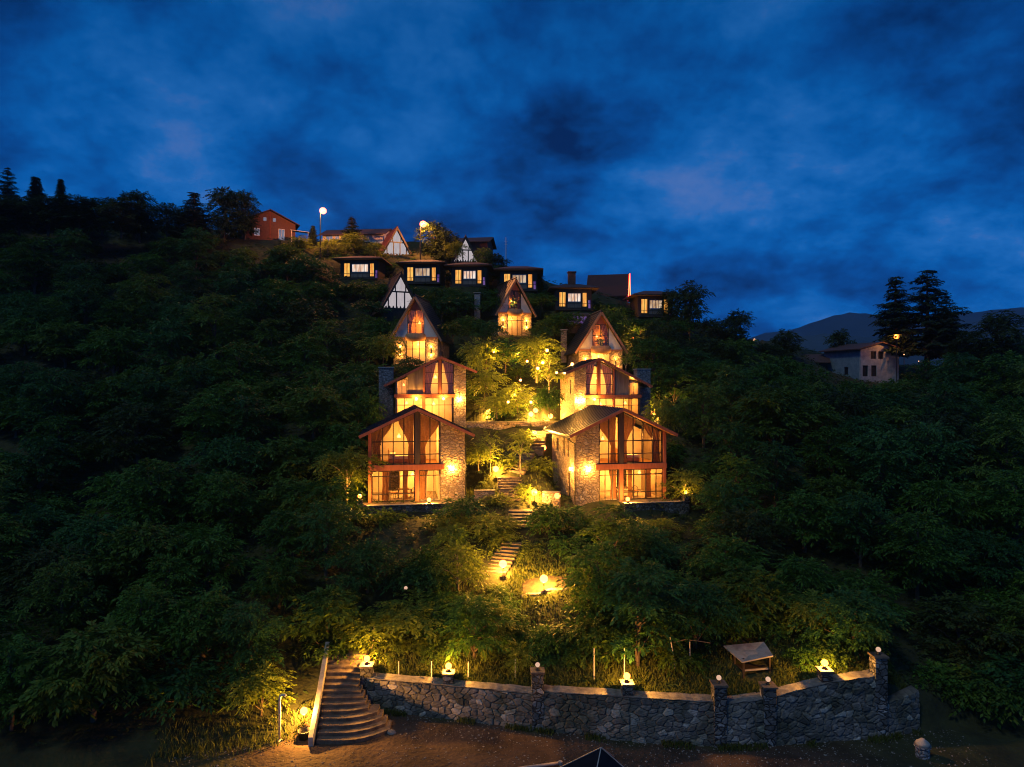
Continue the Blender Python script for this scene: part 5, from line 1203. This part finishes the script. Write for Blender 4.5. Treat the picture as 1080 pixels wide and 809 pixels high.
def tree_kind(name, seed, H, RC, lobes, per, m, leaf=(.30, .13), trunk_h=.3, flat=.45, trunk_r=.14, bark='bark', spray=1.0, n_leaf=9):
    """one broadleaf tree at the origin: a trunk with limbs, and a crown of layered leafy pads"""
    r = np.random.RandomState(seed); rr = random.Random(seed)
    L = []
    for i in range(lobes):
        t = (i + .5) / lobes; z = H * (trunk_h + (1 - trunk_h) * (.10 + .86 * t))
        env = math.sin(math.pi * (.16 + .78 * t)) ** .6 * RC
        a = i * 2.4 + rr.uniform(-.7, .7); q = env * rr.uniform(.25, .92) if i < lobes - 1 else RC * .1
        L.append((q * math.cos(a), q * math.sin(a), z + rr.uniform(-.05, .05) * H, RC * rr.uniform(.28, .58)))
    sp = []
    for x, y, z, R_ in L:
        n = int(per * (R_ / (RC * .45)) ** 2)
        a = r.uniform(0, 2 * math.pi, n); ct = r.uniform(-.12, 1, n); s_ = np.sqrt(1 - ct * ct); d = np.stack([s_ * np.cos(a), s_ * np.sin(a), ct], 1)
        rad = R_ * r.uniform(.35, 1.0, n) ** .6 * (1 + .32 * np.sin(a * 3 + x * 5) * s_)
        pos = np.stack([x + d[:, 0] * rad, y + d[:, 1] * rad, z + d[:, 2] * rad * flat], 1)
        out = np.stack([d[:, 0], d[:, 1], .25 * d[:, 2] + .12], 1) + r.normal(0, .28, (n, 3)) + .35 * np.array([x, y, 0]) / max(RC, .1)
        sp.append(np.concatenate([pos, out, r.uniform(.6, 1.15, (n, 1)) * spray], 1))
    sp = np.concatenate(sp); sp = sp[sp[:, 2] > H * trunk_h * .35]
    me = leaf_mesh('crown', sp, m, leaf, n_leaf, .85, .4, seed)
    tb = MB(); pts = [(0, 0, -.6), (rr.uniform(-.1, .1), rr.uniform(-.1, .1), H * trunk_h), (rr.uniform(-.25, .25), rr.uniform(-.25, .25), H * .62), (0, 0, H * .86)]
    tb.tube(pts, [trunk_r * 1.3, trunk_r, trunk_r * .6, trunk_r * .2], 8)
    for x, y, z, R_ in L[:-1]:
        zb = max(H * trunk_h * .7, z - R_ * 1.0 - .3 * math.hypot(x, y)); f = zb / H
        tb.tube([(pts[1][0] * f, pts[1][1] * f, zb), (x * .45, y * .45, zb + (z - zb) * .62), (x, y, z)], [trunk_r * .5, trunk_r * .3, .02], 6)
    return me, tb, bark
PROTO = {}
def make_proto(key, name, *a, **k):
    me, tb, bark = tree_kind(key, *a, **k)
    t = tb.build('trunk', bark); tm = t.data; bpy.data.objects.remove(t); PROTO[key] = (name, me, tm, k.get('H', a[1]), k.get('RC', a[2]))
#              key         name             seed  H    RC  lobes per  mat
for i in range(5): make_proto(f'wide{i}', 'broadleaf_tree', 20 + i, 5.0, 2.9, 12 + 2 * (i % 3), 60, ('leaf', 'leaf_mid', 'leaf_cool', 'leaf', 'leaf_dark')[i], ((.34, .15), (.42, .17), (.28, .14), (.48, .12), (.30, .15))[i], .22, (.22, .30, .34, .20, .28)[i])
for i in range(3): make_proto(f'tall{i}', 'broadleaf_tree', 40 + i, 6.6, 2.3, 14, 52, ('leaf_cool', 'leaf', 'leaf_mid')[i], (.30, .14), .2, .36)
for i in range(3): make_proto(f'bush{i}', 'shrub', 60 + i, 1.9, 1.35, 8, 40, ('leaf', 'leaf_mid', 'leaf_cool')[i], (.26, .12), .08, .6, .05)
for i in range(3): make_proto(f'lush{i}', 'shrub', 160 + i, 1.9, 1.35, 8, 34, 'leaf_light', (.24, .11), .08, .65, .05)  # shrubs whose leaf colour is brightened to look lit by the lamps
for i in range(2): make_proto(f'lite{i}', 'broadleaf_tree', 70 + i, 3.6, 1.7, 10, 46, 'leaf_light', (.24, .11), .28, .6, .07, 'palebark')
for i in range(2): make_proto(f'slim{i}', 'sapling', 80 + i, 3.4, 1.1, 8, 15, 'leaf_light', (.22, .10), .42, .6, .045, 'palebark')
for i in range(3): make_proto(f'dark{i}', 'broadleaf_tree', 90 + i, 6.5, 2.7, 17, 78, 'leaf_dark', (.30, .15), .08, .75)
def conifer(key, seed, H, RB, tiers, name='conifer_tree'):
    r = np.random.RandomState(seed); sp = []; tb = MB(); tb.tube([(0, 0, -.6), (.05, 0, H * .5), (0, 0, H)], [.20, .12, .02], 8)
    for i in range(tiers):
        t = i / (tiers - 1); z = H * (.12 + .86 * t); R_ = RB * (1 - t) ** .75 * r.uniform(.55, 1.25) + .14; nb = max(5, int(10 - 4 * t))
        for b in range(nb):
            a = 2 * math.pi * b / nb + r.uniform(0, 1); L = R_ * r.uniform(.45, 1.2); z = H * (.12 + .86 * t) + r.uniform(-.28, .28) * H / tiers * 1.6; d = np.array([math.cos(a), math.sin(a), 0])
            tip = d * L + np.array([0, 0, z + L * .12]); tb.tube([(0, 0, z), tuple(d * L * .5 + np.array([0, 0, z - .02])), tuple(tip)], [.045, .03, .01], 5)
            for q in np.linspace(.12, 1, max(3, int(L / .17))):
                for sg in (-1, 1):
                    p = d * L * q + np.array([0, 0, z + (.12 * q * q * L)]); o2 = d * .8 + sg * np.array([-d[1], d[0], 0]) * r.uniform(.3, 1.0) + np.array([0, 0, r.uniform(-.25, .12)])
                    sp.append([*p, *o2, r.uniform(.45, .8) * (1 - .3 * t)])
    me = leaf_mesh('crown', np.array(sp), 'needle', (.42, .19), 11, .85, .3, seed)
    t = tb.build('trunk', 'bark'); tm = t.data; bpy.data.objects.remove(t); PROTO[key] = (name, me, tm, H, RB)
conifer('fir0', 5, 9.0, 2.5, 16); conifer('fir1', 6, 8.0, 1.7, 17); conifer('spire', 7, 7.0, .95, 24)

PLACED = []
def plant(key, loc, s, rz, label, group=None, sz=None):
    name, cm, tm, H, RC = PROTO[key]
    o = bpy.data.objects.new(name, None); col.objects.link(o); o.location = loc; o.rotation_euler = (0, 0, rz); o.scale = (s, s, s * (sz or 1)); o.empty_display_size = .3
    tag(o, label, 'shrub' if name == 'shrub' else 'tree', group)
    for n_, me in (('crown', cm), ('trunk', tm)):
        c = bpy.data.objects.new(n_, me); col.objects.link(c); c.parent = o
    PLACED.append((loc[0], loc[1], RC * s)); return o

def plant_px(key, px, py_top, D, label, hgt=None, rz=None, group=None, wide=None, sink=.3):
    """a tree standing on the ground at depth D whose top reaches a given height"""
    name, cm, tm, H, RC = PROTO[key]
    X, _, zt = at(px, py_top, D); zb = tz(X, D) - sink; h = hgt or max(zt - zb, .8)
    s = h / H; w = (wide or s)
    o = plant(key, (X, D, zt - h), w, rz if rz is not None else rnd.uniform(0, 6.28), label, group, s / w); return o

# trees one can tell apart ------------------------------------------------
plant_px('fir0', 8, 177, 108, 'dark conifer at the very left end of the ridge, tall with loose branches', 8, wide=.8)
plant_px('spire', 38, 187, 110, 'slender dark conifer, left one of the pair standing against the sky', 5.5, wide=1.15)
plant_px('spire', 64, 189, 110, 'slender dark conifer, right one of the pair standing against the sky', 5, wide=.8)
plant_px('dark0', 147, 206, 109, 'rounded dark tree with airy crown standing out of the left ridge line', 7)
plant_px('dark1', 176, 217, 109, 'small dark tree on the ridge line, just left of the pointed dark tree', 5)
plant_px('fir1', 205, 203, 110, 'pointed dark tree on the ridge, left of the big round dark tree', 8, wide=1.55)
plant_px('dark2', 237, 203, 116, 'big dark tree on the ridge, left half of the crown beside the brick house', 8.5, wide=1.1)
plant_px('dark0', 258, 206, 117, 'big dark tree on the ridge, touching the roof of the brick house', 8.0, wide=1.0)
plant_px('dark1', 108, 212, 108, 'low dark tree on the ridge right of the pair of slender conifers', 5, wide=1.1)
plant_px('dark2', 84, 211, 107, 'low flat dark tree on the ridge at the foot of the slender conifers', 5, wide=1.3)
plant_px('dark1', 20, 211, 106, 'low dark bushy tree between the end conifer and the slender pair', 5, wide=1.2)
plant_px('dark0', 51, 212, 106, 'low dark bushy tree between the two slender conifers', 5, wide=1.2)
plant_px('dark2', -4, 214, 104, 'low dark tree cut by the picture edge, below the end conifer', 5, wide=1.2)
plant_px('dark0', 128, 214, 106, 'low dark tree in the ridge line left of the rounded airy tree', 5, wide=1.2)
plant_px('fir1', 371, 229, 120, 'small dark conifer behind the orange lit bushes near the street lamp', 5, wide=.9)
plant_px('spire', 330, 238, 118, 'tiny dark conifer at the foot of the street lamp by the brick house', 3.5, wide=.7)
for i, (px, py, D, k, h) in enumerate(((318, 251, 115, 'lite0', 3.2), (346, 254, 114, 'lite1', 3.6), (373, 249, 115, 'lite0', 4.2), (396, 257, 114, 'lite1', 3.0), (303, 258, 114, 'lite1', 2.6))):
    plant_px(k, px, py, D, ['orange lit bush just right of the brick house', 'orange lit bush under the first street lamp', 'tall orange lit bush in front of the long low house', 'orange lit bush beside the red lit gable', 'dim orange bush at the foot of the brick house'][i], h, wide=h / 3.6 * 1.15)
plant_px('dark0', 459, 238, 117, 'dark tree under the second street lamp, between the two half timbered gables', 7, wide=1.0)
plant_px('dark1', 471, 246, 116, 'dark bushy tree right of the second street lamp, over the third cabin', 6, wide=.8)
plant_px('lite0', 481, 257, 110.5, 'small orange lit tree in front of the narrow half timbered gable', 3.2, wide=.8)
plant_px('lite1', 510, 263, 112, 'dim orange tree right of the narrow half timbered gable', 4.5, wide=1.0)
plant_px('dark2', 523, 270, 110, 'small dark tree right of the dim orange tree, near the antenna mast', 4.0, wide=.7)
plant_px('spire', 567, 285, 104, 'small pointed dark tree at the corner of the fourth cabin', 4, wide=1.0)
plant_px('dark1', 728, 303, 97, 'dark tree with sky gaps in its crown right of the last cabin', 7.5, wide=.95)
plant_px('dark0', 708, 309, 99, 'thin dark branches reaching over the roof of the last cabin', 5, wide=.6)
plant_px('dark2', 776, 332, 98, 'dark tree on the right ridge with knobbly top', 6.5, wide=.8)
plant_px('dark0', 757, 340, 96, 'low dark round tree left of the knobbly topped tree', 5.5, wide=.9)
plant_px('dark1', 829, 351, 104, 'rounded dark tree left of the shed on the right ridge', 5, wide=.7)
plant_px('dark2', 808, 365, 102, 'low dark tree below the mountain shoulder on the right ridge', 4, wide=.8)
plant_px('dark0', 886, 352, 114, 'dark bushy crown showing above the roof of the pale plastered house', 7, wide=.8)
plant_px('fir0', 978, 285, 105, 'tallest conifer, ragged and dark against the mountains', 14.5, wide=2.25, rz=1.0)
plant_px('fir1', 944, 292, 108, 'second tall conifer, slimmer, left of the tallest one', 13.5, wide=1.9, rz=.4)
plant_px('fir0', 998, 312, 104, 'shorter conifer leaning against the right side of the tallest one', 10, wide=1.2, rz=2.2)
plant_px('dark0', 1052, 334, 97, 'dark spreading tree at the right end of the ridge', 7.5, wide=1.15)
plant_px('dark1', 1022, 354, 98, 'low dark tree between the conifers and the spreading tree at the right end', 6, wide=.9)
# lit trees of the garden
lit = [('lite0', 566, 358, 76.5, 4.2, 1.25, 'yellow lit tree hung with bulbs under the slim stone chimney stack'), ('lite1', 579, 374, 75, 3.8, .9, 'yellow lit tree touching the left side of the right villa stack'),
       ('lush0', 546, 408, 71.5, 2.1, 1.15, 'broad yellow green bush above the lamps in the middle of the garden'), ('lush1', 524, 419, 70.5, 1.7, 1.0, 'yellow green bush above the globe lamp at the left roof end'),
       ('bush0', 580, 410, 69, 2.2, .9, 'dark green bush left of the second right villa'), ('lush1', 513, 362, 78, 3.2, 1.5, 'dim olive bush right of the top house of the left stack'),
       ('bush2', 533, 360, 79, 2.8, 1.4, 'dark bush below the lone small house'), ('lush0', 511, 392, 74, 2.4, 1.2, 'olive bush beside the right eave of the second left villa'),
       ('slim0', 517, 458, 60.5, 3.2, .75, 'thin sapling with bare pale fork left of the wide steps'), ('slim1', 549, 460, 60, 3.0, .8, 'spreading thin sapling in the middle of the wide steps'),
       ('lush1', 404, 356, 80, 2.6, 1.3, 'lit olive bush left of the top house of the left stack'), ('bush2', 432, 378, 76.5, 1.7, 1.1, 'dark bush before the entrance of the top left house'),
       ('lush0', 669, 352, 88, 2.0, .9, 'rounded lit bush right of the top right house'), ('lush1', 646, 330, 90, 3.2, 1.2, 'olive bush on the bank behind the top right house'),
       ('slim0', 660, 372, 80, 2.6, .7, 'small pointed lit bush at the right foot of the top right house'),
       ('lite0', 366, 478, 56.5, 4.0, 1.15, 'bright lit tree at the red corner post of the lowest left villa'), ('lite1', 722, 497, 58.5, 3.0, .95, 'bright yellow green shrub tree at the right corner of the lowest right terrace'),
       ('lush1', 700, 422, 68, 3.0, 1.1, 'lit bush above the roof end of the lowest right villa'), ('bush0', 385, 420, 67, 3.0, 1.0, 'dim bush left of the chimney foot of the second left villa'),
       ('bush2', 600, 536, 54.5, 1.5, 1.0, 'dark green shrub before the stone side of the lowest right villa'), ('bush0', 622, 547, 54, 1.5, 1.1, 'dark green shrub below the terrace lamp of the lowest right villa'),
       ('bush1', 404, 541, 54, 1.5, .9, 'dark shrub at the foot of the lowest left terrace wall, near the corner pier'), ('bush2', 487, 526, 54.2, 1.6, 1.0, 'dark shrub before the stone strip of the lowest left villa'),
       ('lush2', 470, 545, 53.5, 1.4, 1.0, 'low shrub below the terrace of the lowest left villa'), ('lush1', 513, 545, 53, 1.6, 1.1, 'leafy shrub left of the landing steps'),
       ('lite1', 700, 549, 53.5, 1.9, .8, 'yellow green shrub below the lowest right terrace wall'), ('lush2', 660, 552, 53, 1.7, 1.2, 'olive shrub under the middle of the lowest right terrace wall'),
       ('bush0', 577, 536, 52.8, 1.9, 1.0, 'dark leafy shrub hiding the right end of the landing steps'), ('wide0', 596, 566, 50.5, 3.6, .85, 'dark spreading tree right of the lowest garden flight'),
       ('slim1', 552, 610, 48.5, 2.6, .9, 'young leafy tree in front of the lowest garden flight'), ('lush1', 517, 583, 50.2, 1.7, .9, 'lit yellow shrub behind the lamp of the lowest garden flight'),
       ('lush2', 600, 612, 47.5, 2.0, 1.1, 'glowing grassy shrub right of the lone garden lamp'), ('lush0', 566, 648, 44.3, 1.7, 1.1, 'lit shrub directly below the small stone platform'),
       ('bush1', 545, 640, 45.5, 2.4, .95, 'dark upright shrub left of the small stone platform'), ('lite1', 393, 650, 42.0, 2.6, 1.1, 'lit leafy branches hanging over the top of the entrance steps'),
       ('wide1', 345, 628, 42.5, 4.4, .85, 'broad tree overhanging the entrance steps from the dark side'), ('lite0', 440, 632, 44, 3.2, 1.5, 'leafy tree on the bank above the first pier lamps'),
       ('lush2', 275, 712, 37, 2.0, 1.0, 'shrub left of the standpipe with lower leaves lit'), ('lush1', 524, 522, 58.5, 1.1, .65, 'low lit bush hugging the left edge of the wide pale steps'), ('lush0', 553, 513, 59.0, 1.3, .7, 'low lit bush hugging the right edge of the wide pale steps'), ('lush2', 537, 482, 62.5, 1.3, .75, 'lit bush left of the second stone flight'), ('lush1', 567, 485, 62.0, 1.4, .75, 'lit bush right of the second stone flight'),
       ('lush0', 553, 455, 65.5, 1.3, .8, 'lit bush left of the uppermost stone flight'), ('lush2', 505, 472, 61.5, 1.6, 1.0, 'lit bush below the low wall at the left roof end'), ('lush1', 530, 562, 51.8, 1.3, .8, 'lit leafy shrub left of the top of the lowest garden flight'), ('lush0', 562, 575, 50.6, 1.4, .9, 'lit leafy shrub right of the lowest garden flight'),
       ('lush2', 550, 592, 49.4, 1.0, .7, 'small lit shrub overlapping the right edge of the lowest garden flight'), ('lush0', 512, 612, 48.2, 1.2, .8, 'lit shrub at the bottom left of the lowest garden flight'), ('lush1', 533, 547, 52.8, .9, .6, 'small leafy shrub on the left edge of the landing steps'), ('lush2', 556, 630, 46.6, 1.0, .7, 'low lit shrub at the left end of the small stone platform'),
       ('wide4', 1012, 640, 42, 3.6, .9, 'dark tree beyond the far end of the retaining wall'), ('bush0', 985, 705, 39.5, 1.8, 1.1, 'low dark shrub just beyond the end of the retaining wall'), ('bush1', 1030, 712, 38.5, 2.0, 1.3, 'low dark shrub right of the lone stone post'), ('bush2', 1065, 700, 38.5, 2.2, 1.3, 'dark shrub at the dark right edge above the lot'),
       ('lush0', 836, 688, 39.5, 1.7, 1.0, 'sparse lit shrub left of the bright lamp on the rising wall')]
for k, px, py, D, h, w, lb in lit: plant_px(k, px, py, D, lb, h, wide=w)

# low bushes on the bank under the cabins
BANK = [(c[0] / c[1] * FPX + 540, 404.5 - (c[2] - CZ) / c[1] * FPX, c[1]) for c, a in CAB]
rb_ = random.Random(21)
for i, (px, py, D) in enumerate(BANK):
    for dx in (-24, -12, 1, 13, 24):
        k = rb_.choice(['bush0', 'bush1', 'bush2']); d_ = D - rb_.uniform(2.6, 6.5)
        plant_px(k, px + dx + rb_.uniform(-3, 3), py + rb_.uniform(3, 9), d_, 'low dark bush on the bank under the row of cabins', rb_.uniform(1.4, 2.2), None, 'bushes on the bank under the cabins', rb_.uniform(.9, 1.3))
for px, py, D in ((357, 271, 112), (402, 276, 112), (416, 279, 111), (434, 276, 114), (464, 279, 110), (516, 281, 108), (574, 304, 103), (583, 309, 101), (634, 321, 101), (654, 325, 102), (655, 345, 93), (640, 355, 88), (452, 312, 95), (466, 317, 93), (482, 313, 94), (492, 335, 88), (478, 342, 86), (512, 340, 88), (570, 345, 90), (580, 338, 92), (390, 318, 92), (384, 335, 88), (400, 338, 87)):
    plant_px(rb_.choice(['bush0', 'bush1', 'bush2']), px, py, D, 'low dark bush on the steep ground between the hillside houses', rb_.uniform(1.6, 2.6), None, 'bushes between the hillside houses', rb_.uniform(1.0, 1.5))

# the trees that cover the slope ----------------------------------------
KEEP = [(500, 395, 592, 452, 70), (395, 318, 503, 450, 68), (580, 330, 722, 445, 69), (405, 310, 487, 395, 81), (588, 325, 665, 395, 82), (382, 318, 503, 547, 57), (580, 330, 724, 546, 57), (503, 428, 592, 538, 58), (511, 570, 552, 612, 49), (556, 610, 602, 652, 46), (521, 585, 540, 605, 48), (415, 625, 436, 645, 42), (352, 236, 575, 312, 100), (515, 290, 564, 354, 92), (395, 288, 440, 330, 93), (575, 285, 712, 340, 96),
        (300, 664, 418, 790, 41), (380, 700, 560, 790, 40), (560, 704, 975, 790, 38), (255, 218, 350, 258, 112), (238, 240, 250, 254, 116), (868, 352, 956, 396, 100), (496, 306, 512, 333, 94), (590, 340, 600, 372, 88), (285, 728, 330, 782, 36), (395, 372, 420, 418, 68), (660, 384, 682, 412, 70), (598, 330, 622, 345, 92)]
def clear_of(X, Y, r, z):
    px, py, rp = 540 + X / Y * FPX, 404.5 - (z - CZ) / Y * FPX, r * FPX / Y
    for x0, y0, x1, y1, D in KEEP:
        if Y < D + 4 and px + rp * .8 > x0 and px - rp * .8 < x1 and py + rp * .6 > y0 and py - rp * .9 < y1: return False
    for px_, py_, pr_, _ in PADS:
        if math.hypot(X - px_, Y - py_) < pr_ * .95 + r * .5: return False
    for a, b, w in FL:
        for t in (0, .5, 1):
            if math.hypot(X - a[0] - (b[0] - a[0]) * t, Y - a[1] - (b[1] - a[1]) * t) < 1.4 + r * .5: return False
    return True
SKX = [0, 100, 200, 258, 300, 345, 400, 450, 500, 560, 620, 700, 760, 800, 860, 940, 1080]
SKY_ = [213, 213, 222, 240, 258, 268, 274, 284, 292, 312, 326, 338, 348, 364, 384, 388, 352]
def under_skyline(X, Y, z):
    return 404.5 - (z - CZ) / Y * FPX > float(np.interp(540 + X / Y * FPX, SKX, SKY_))
def slope_label(X, Y):
    px = 540 + X / Y * FPX
    if px < 385:
        if Y > 88: return 'dark leafy tree in the unlit thicket high on the slope left of the cabins', 'trees high on the left slope'
        if Y > 60: return 'dark green layered tree on the unlit slope left of the villa stack', 'trees on the middle of the left slope'
        return 'broad dark tree low on the slope left of the entrance steps', 'trees low on the left slope'
    if px > 715:
        if Y > 80: return 'dark leafy tree in the thicket below the pale plastered house', 'trees high on the right slope'
        if Y > 56: return 'dark green layered tree on the unlit slope right of the villa stack', 'trees on the middle of the right slope'
        return 'broad dark tree low on the slope behind the rising end of the wall', 'trees low on the right slope'
    if Y > 62: return 'dark leafy tree growing between the houses on the terraced hillside', 'trees between the houses'
    return 'green leafy tree on the bank between the retaining wall and the villas', 'trees on the bank above the wall'
cand = []
for k in range(60000):
    Y = nr.uniform(34, 122); X = nr.uniform(-.80, .80) * Y
    if Y < float(np.interp(X, WX, WY)) + 2.2: continue
    cand.append((X, Y))
cells = list(PLACED)
for rad, keys, smin, smax, lim in ((2.55, ['wide0', 'wide1', 'wide2', 'wide3', 'wide4', 'tall0', 'tall1', 'tall2'], .82, 1.22, 205), (1.35, ['bush0', 'bush1', 'bush2'], .75, 1.3, 165)):
    c_ = 0
    for X, Y in cand:
        if c_ >= lim: break
        s = rnd.uniform(smin, smax); k = rnd.choice(keys); H, RC = PROTO[k][3], PROTO[k][4]
        if rad > 2: s *= .78 + .36 * min(1, max(0, (Y - 40) / 50))
        r_ = RC * s
        gap = 1.52 if rad > 2 else .95
        if any((X - a) ** 2 + (Y - b) ** 2 < ((r_ + c) * .5 * gap) ** 2 for a, b, c in cells): continue
        z = tz(X, Y)
        if not clear_of(X, Y, r_, z + H * s * .55) or not under_skyline(X, Y, z + H * s): continue
        lb, gp = slope_label(X, Y)
        if 'bush' in k:
            lb = lb.replace('trees', 'shrubs').replace('dark leafy tree', 'low dark shrub').replace('dark green layered tree', 'low dark green shrub').replace('broad dark tree', 'low spreading dark shrub').replace('green leafy tree', 'low green shrub'); gp = gp.replace('trees', 'shrubs')
        plant(k, (X, Y, z - .25), s, rnd.uniform(0, 6.28), lb, gp); cells.append((X, Y, r_)); c_ += 1
# shrubs crowding the bank behind the wall
for i in range(900):
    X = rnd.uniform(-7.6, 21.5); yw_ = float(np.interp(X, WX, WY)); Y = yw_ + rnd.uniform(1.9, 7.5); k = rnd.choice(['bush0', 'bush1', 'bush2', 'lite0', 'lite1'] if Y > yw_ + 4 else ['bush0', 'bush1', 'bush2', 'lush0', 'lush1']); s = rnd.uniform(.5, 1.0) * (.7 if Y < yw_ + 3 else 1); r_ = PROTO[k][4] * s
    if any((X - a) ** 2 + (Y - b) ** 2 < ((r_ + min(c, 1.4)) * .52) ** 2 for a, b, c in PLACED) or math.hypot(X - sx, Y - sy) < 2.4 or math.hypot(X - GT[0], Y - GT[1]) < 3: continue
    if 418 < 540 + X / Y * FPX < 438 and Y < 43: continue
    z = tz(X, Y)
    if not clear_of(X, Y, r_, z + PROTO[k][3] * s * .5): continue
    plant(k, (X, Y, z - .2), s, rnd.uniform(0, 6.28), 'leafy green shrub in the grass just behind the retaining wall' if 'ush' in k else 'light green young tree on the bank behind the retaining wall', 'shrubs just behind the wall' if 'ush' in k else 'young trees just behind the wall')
from collections import Counter
print('trees', len(PLACED), Counter(o.name.split('.')[0] for o in bpy.data.objects if o.type == 'EMPTY').most_common(5))
print('LONG', [o['label'] for o in bpy.data.objects if 'label' in o.keys() and len(o['label'].replace('-', ' ').split()) > 15])

# undergrowth: nobody could count it ---------------------------------------
def scatter_cover():
    n = 26000; Y = 34 + nr.uniform(0, 1, n) ** .8 * 92; X = nr.uniform(-.82, .82, n) * Y
    ok = (Y > np.interp(X, WX, WY) + 1.0)
    for px, py, pr, _ in PADS: ok &= np.hypot(X - px, Y - py) > pr * 1.05
    for a, b, w in FL:
        for t in (0, .25, .5, .75, 1): ok &= np.hypot(X - a[0] - (b[0] - a[0]) * t, Y - a[1] - (b[1] - a[1]) * t) > 1.25
    ok &= ~((X > -11.6) & (X < -8.3) & (Y < 42.5)); ok &= np.hypot((X - GT[0]) / 1.7, (Y - GT[1]) / .95) > 1; ok &= np.hypot(X - sx, Y - sy) > 1.3
    X, Y = X[ok], Y[ok]; Z = terrain(X, Y) + nr.uniform(0, .25, len(X)); a = nr.uniform(0, 6.28, len(X))
    sp = np.stack([X, Y, Z, np.cos(a), np.sin(a), nr.uniform(.2, 1.0, len(X)), nr.uniform(.55, 1.1, len(X))], 1)
    o = bpy.data.objects.new('undergrowth', leaf_mesh('undergrowth', sp, 'leaf_dark', (.34, .15), 7, .8, .5, 77)); col.objects.link(o); tag(o, 'low leafy undergrowth covering the hillside between the trees', None, None, 'stuff')
scatter_cover()
def grass(name, label, X, Y, h, seed):
    r = np.random.RandomState(seed); n = len(X); Z = terrain(X, Y) - .03; a = r.uniform(0, 6.28, n); w = .012 + .016 * r.uniform(0, 1, n)
    L = h * r.uniform(.5, 1.2, n); lean = r.normal(0, .3, (n, 2)) * L[:, None]
    c, s = np.cos(a) * w, np.sin(a) * w; V = np.zeros((n, 5, 3)); B = np.stack([X, Y, Z], 1)
    V[:, 0] = B + np.stack([-c, -s, 0 * c], 1); V[:, 1] = B + np.stack([c, s, 0 * c], 1)
    mid = B + np.concatenate([lean * .35, L[:, None] * .6], 1); V[:, 2] = mid + np.stack([c, s, 0 * c], 1) * .8; V[:, 4] = mid - np.stack([c, s, 0 * c], 1) * .8
    V[:, 3] = B + np.concatenate([lean, L[:, None]], 1)
    me = bpy.data.meshes.new(name); me.vertices.add(n * 5); me.vertices.foreach_set('co', V.astype(np.float32).ravel())
    me.loops.add(n * 5); me.loops.foreach_set('vertex_index', np.arange(n * 5, dtype=np.int32)); me.polygons.add(n)
    me.polygons.foreach_set('loop_start', np.arange(n, dtype=np.int32) * 5); me.polygons.foreach_set('loop_total', np.full(n, 5, dtype=np.int32)); me.update(calc_edges=True); me.materials.append(M['grassblade'])
    o = bpy.data.objects.new(name, me); col.objects.link(o); tag(o, label, None, None, 'stuff')
n = 20000; X = nr.uniform(-8.2, 22, n); Y = np.interp(X, WX, WY) + .85 + nr.uniform(0, 1, n) ** 1.8 * 3.4
k = np.hypot(X - sx, Y - sy) > 1.1; grass('grass', 'tall grass growing on the bank behind the retaining wall', X[k], Y[k], .38, 1)
n = 5000; X = nr.uniform(-8, 22, n); Y = np.interp(X, WX, WY) - .08 - nr.uniform(0, 1, n) ** 2 * .5; k = np.sin(X * 1.7) + np.sin(X * .6 + 1) > .1
grass('grass_fringe', 'thin grass tufts along the foot of the retaining wall', X[k], Y[k], .3, 2)
n = 9000; a = nr.randint(0, 3, n); cx = np.array([GT[0], march(530, 605)[0], march(523, 510, 45)[0]])[a]; cy_ = np.array([GT[1], march(530, 605)[1], march(523, 510, 45)[1]])[a]
X = cx + nr.normal(0, 2.0, n); Y = cy_ + nr.normal(0, 2.0, n); k = np.hypot((X - GT[0]) / 1.65, (Y - GT[1]) / .95) > 1
for a_, b_, w in FL:
    for t in (0, .25, .5, .75, 1): k &= np.hypot(X - a_[0] - (b_[0] - a_[0]) * t, Y - a_[1] - (b_[1] - a_[1]) * t) > 1.2
grass('meadow_grass', 'lit grass around the garden path lamps', X[k], Y[k], .4, 3)
def pebbles():
    r = np.random.RandomState(9); n = 3600; X = r.uniform(-17, 24, n); Y = np.interp(X, WX, WY) - .1 - r.uniform(0, 1, n) ** 1.4 * 5.5; k = ~((X > -11) & (X < -6) & (Y > 35.2)); X, Y = X[k], Y[k]; n = len(X)
    s_ = .018 + .05 * r.uniform(0, 1, n) ** 4; Z = terrain(X, Y) + s_ * .15
    base = np.array([(1, 0, 0), (0, 1, 0), (-1, 0, 0), (0, -1, 0), (0, 0, .7), (0, 0, -.5)], float); V = base[None] * s_[:, None, None] * r.uniform(.6, 1.4, (n, 6, 1)) + np.stack([X, Y, Z], 1)[:, None]
    F = np.array([(0, 1, 4), (1, 2, 4), (2, 3, 4), (3, 0, 4), (1, 0, 5), (2, 1, 5), (3, 2, 5), (0, 3, 5)]); f = (F[None] + 6 * np.arange(n)[:, None, None]).reshape(-1, 3)
    me = bpy.data.meshes.new('gravel'); me.from_pydata(V.reshape(-1, 3).tolist(), [], f.tolist()); me.materials.append(M['coping']); o = bpy.data.objects.new('gravel', me); col.objects.link(o); tag(o, 'scattered pebbles and gravel on the dirt lot', None, None, 'stuff')
pebbles()
# weeds at the left edge of the lot
n = 1000; X = nr.uniform(-18, -10.9, n); Y = np.interp(X, WX, WY) + nr.normal(.2, .6, n); grass('weeds', 'straggly weeds along the edge of the dirt lot left of the steps', X, Y, .45, 4)
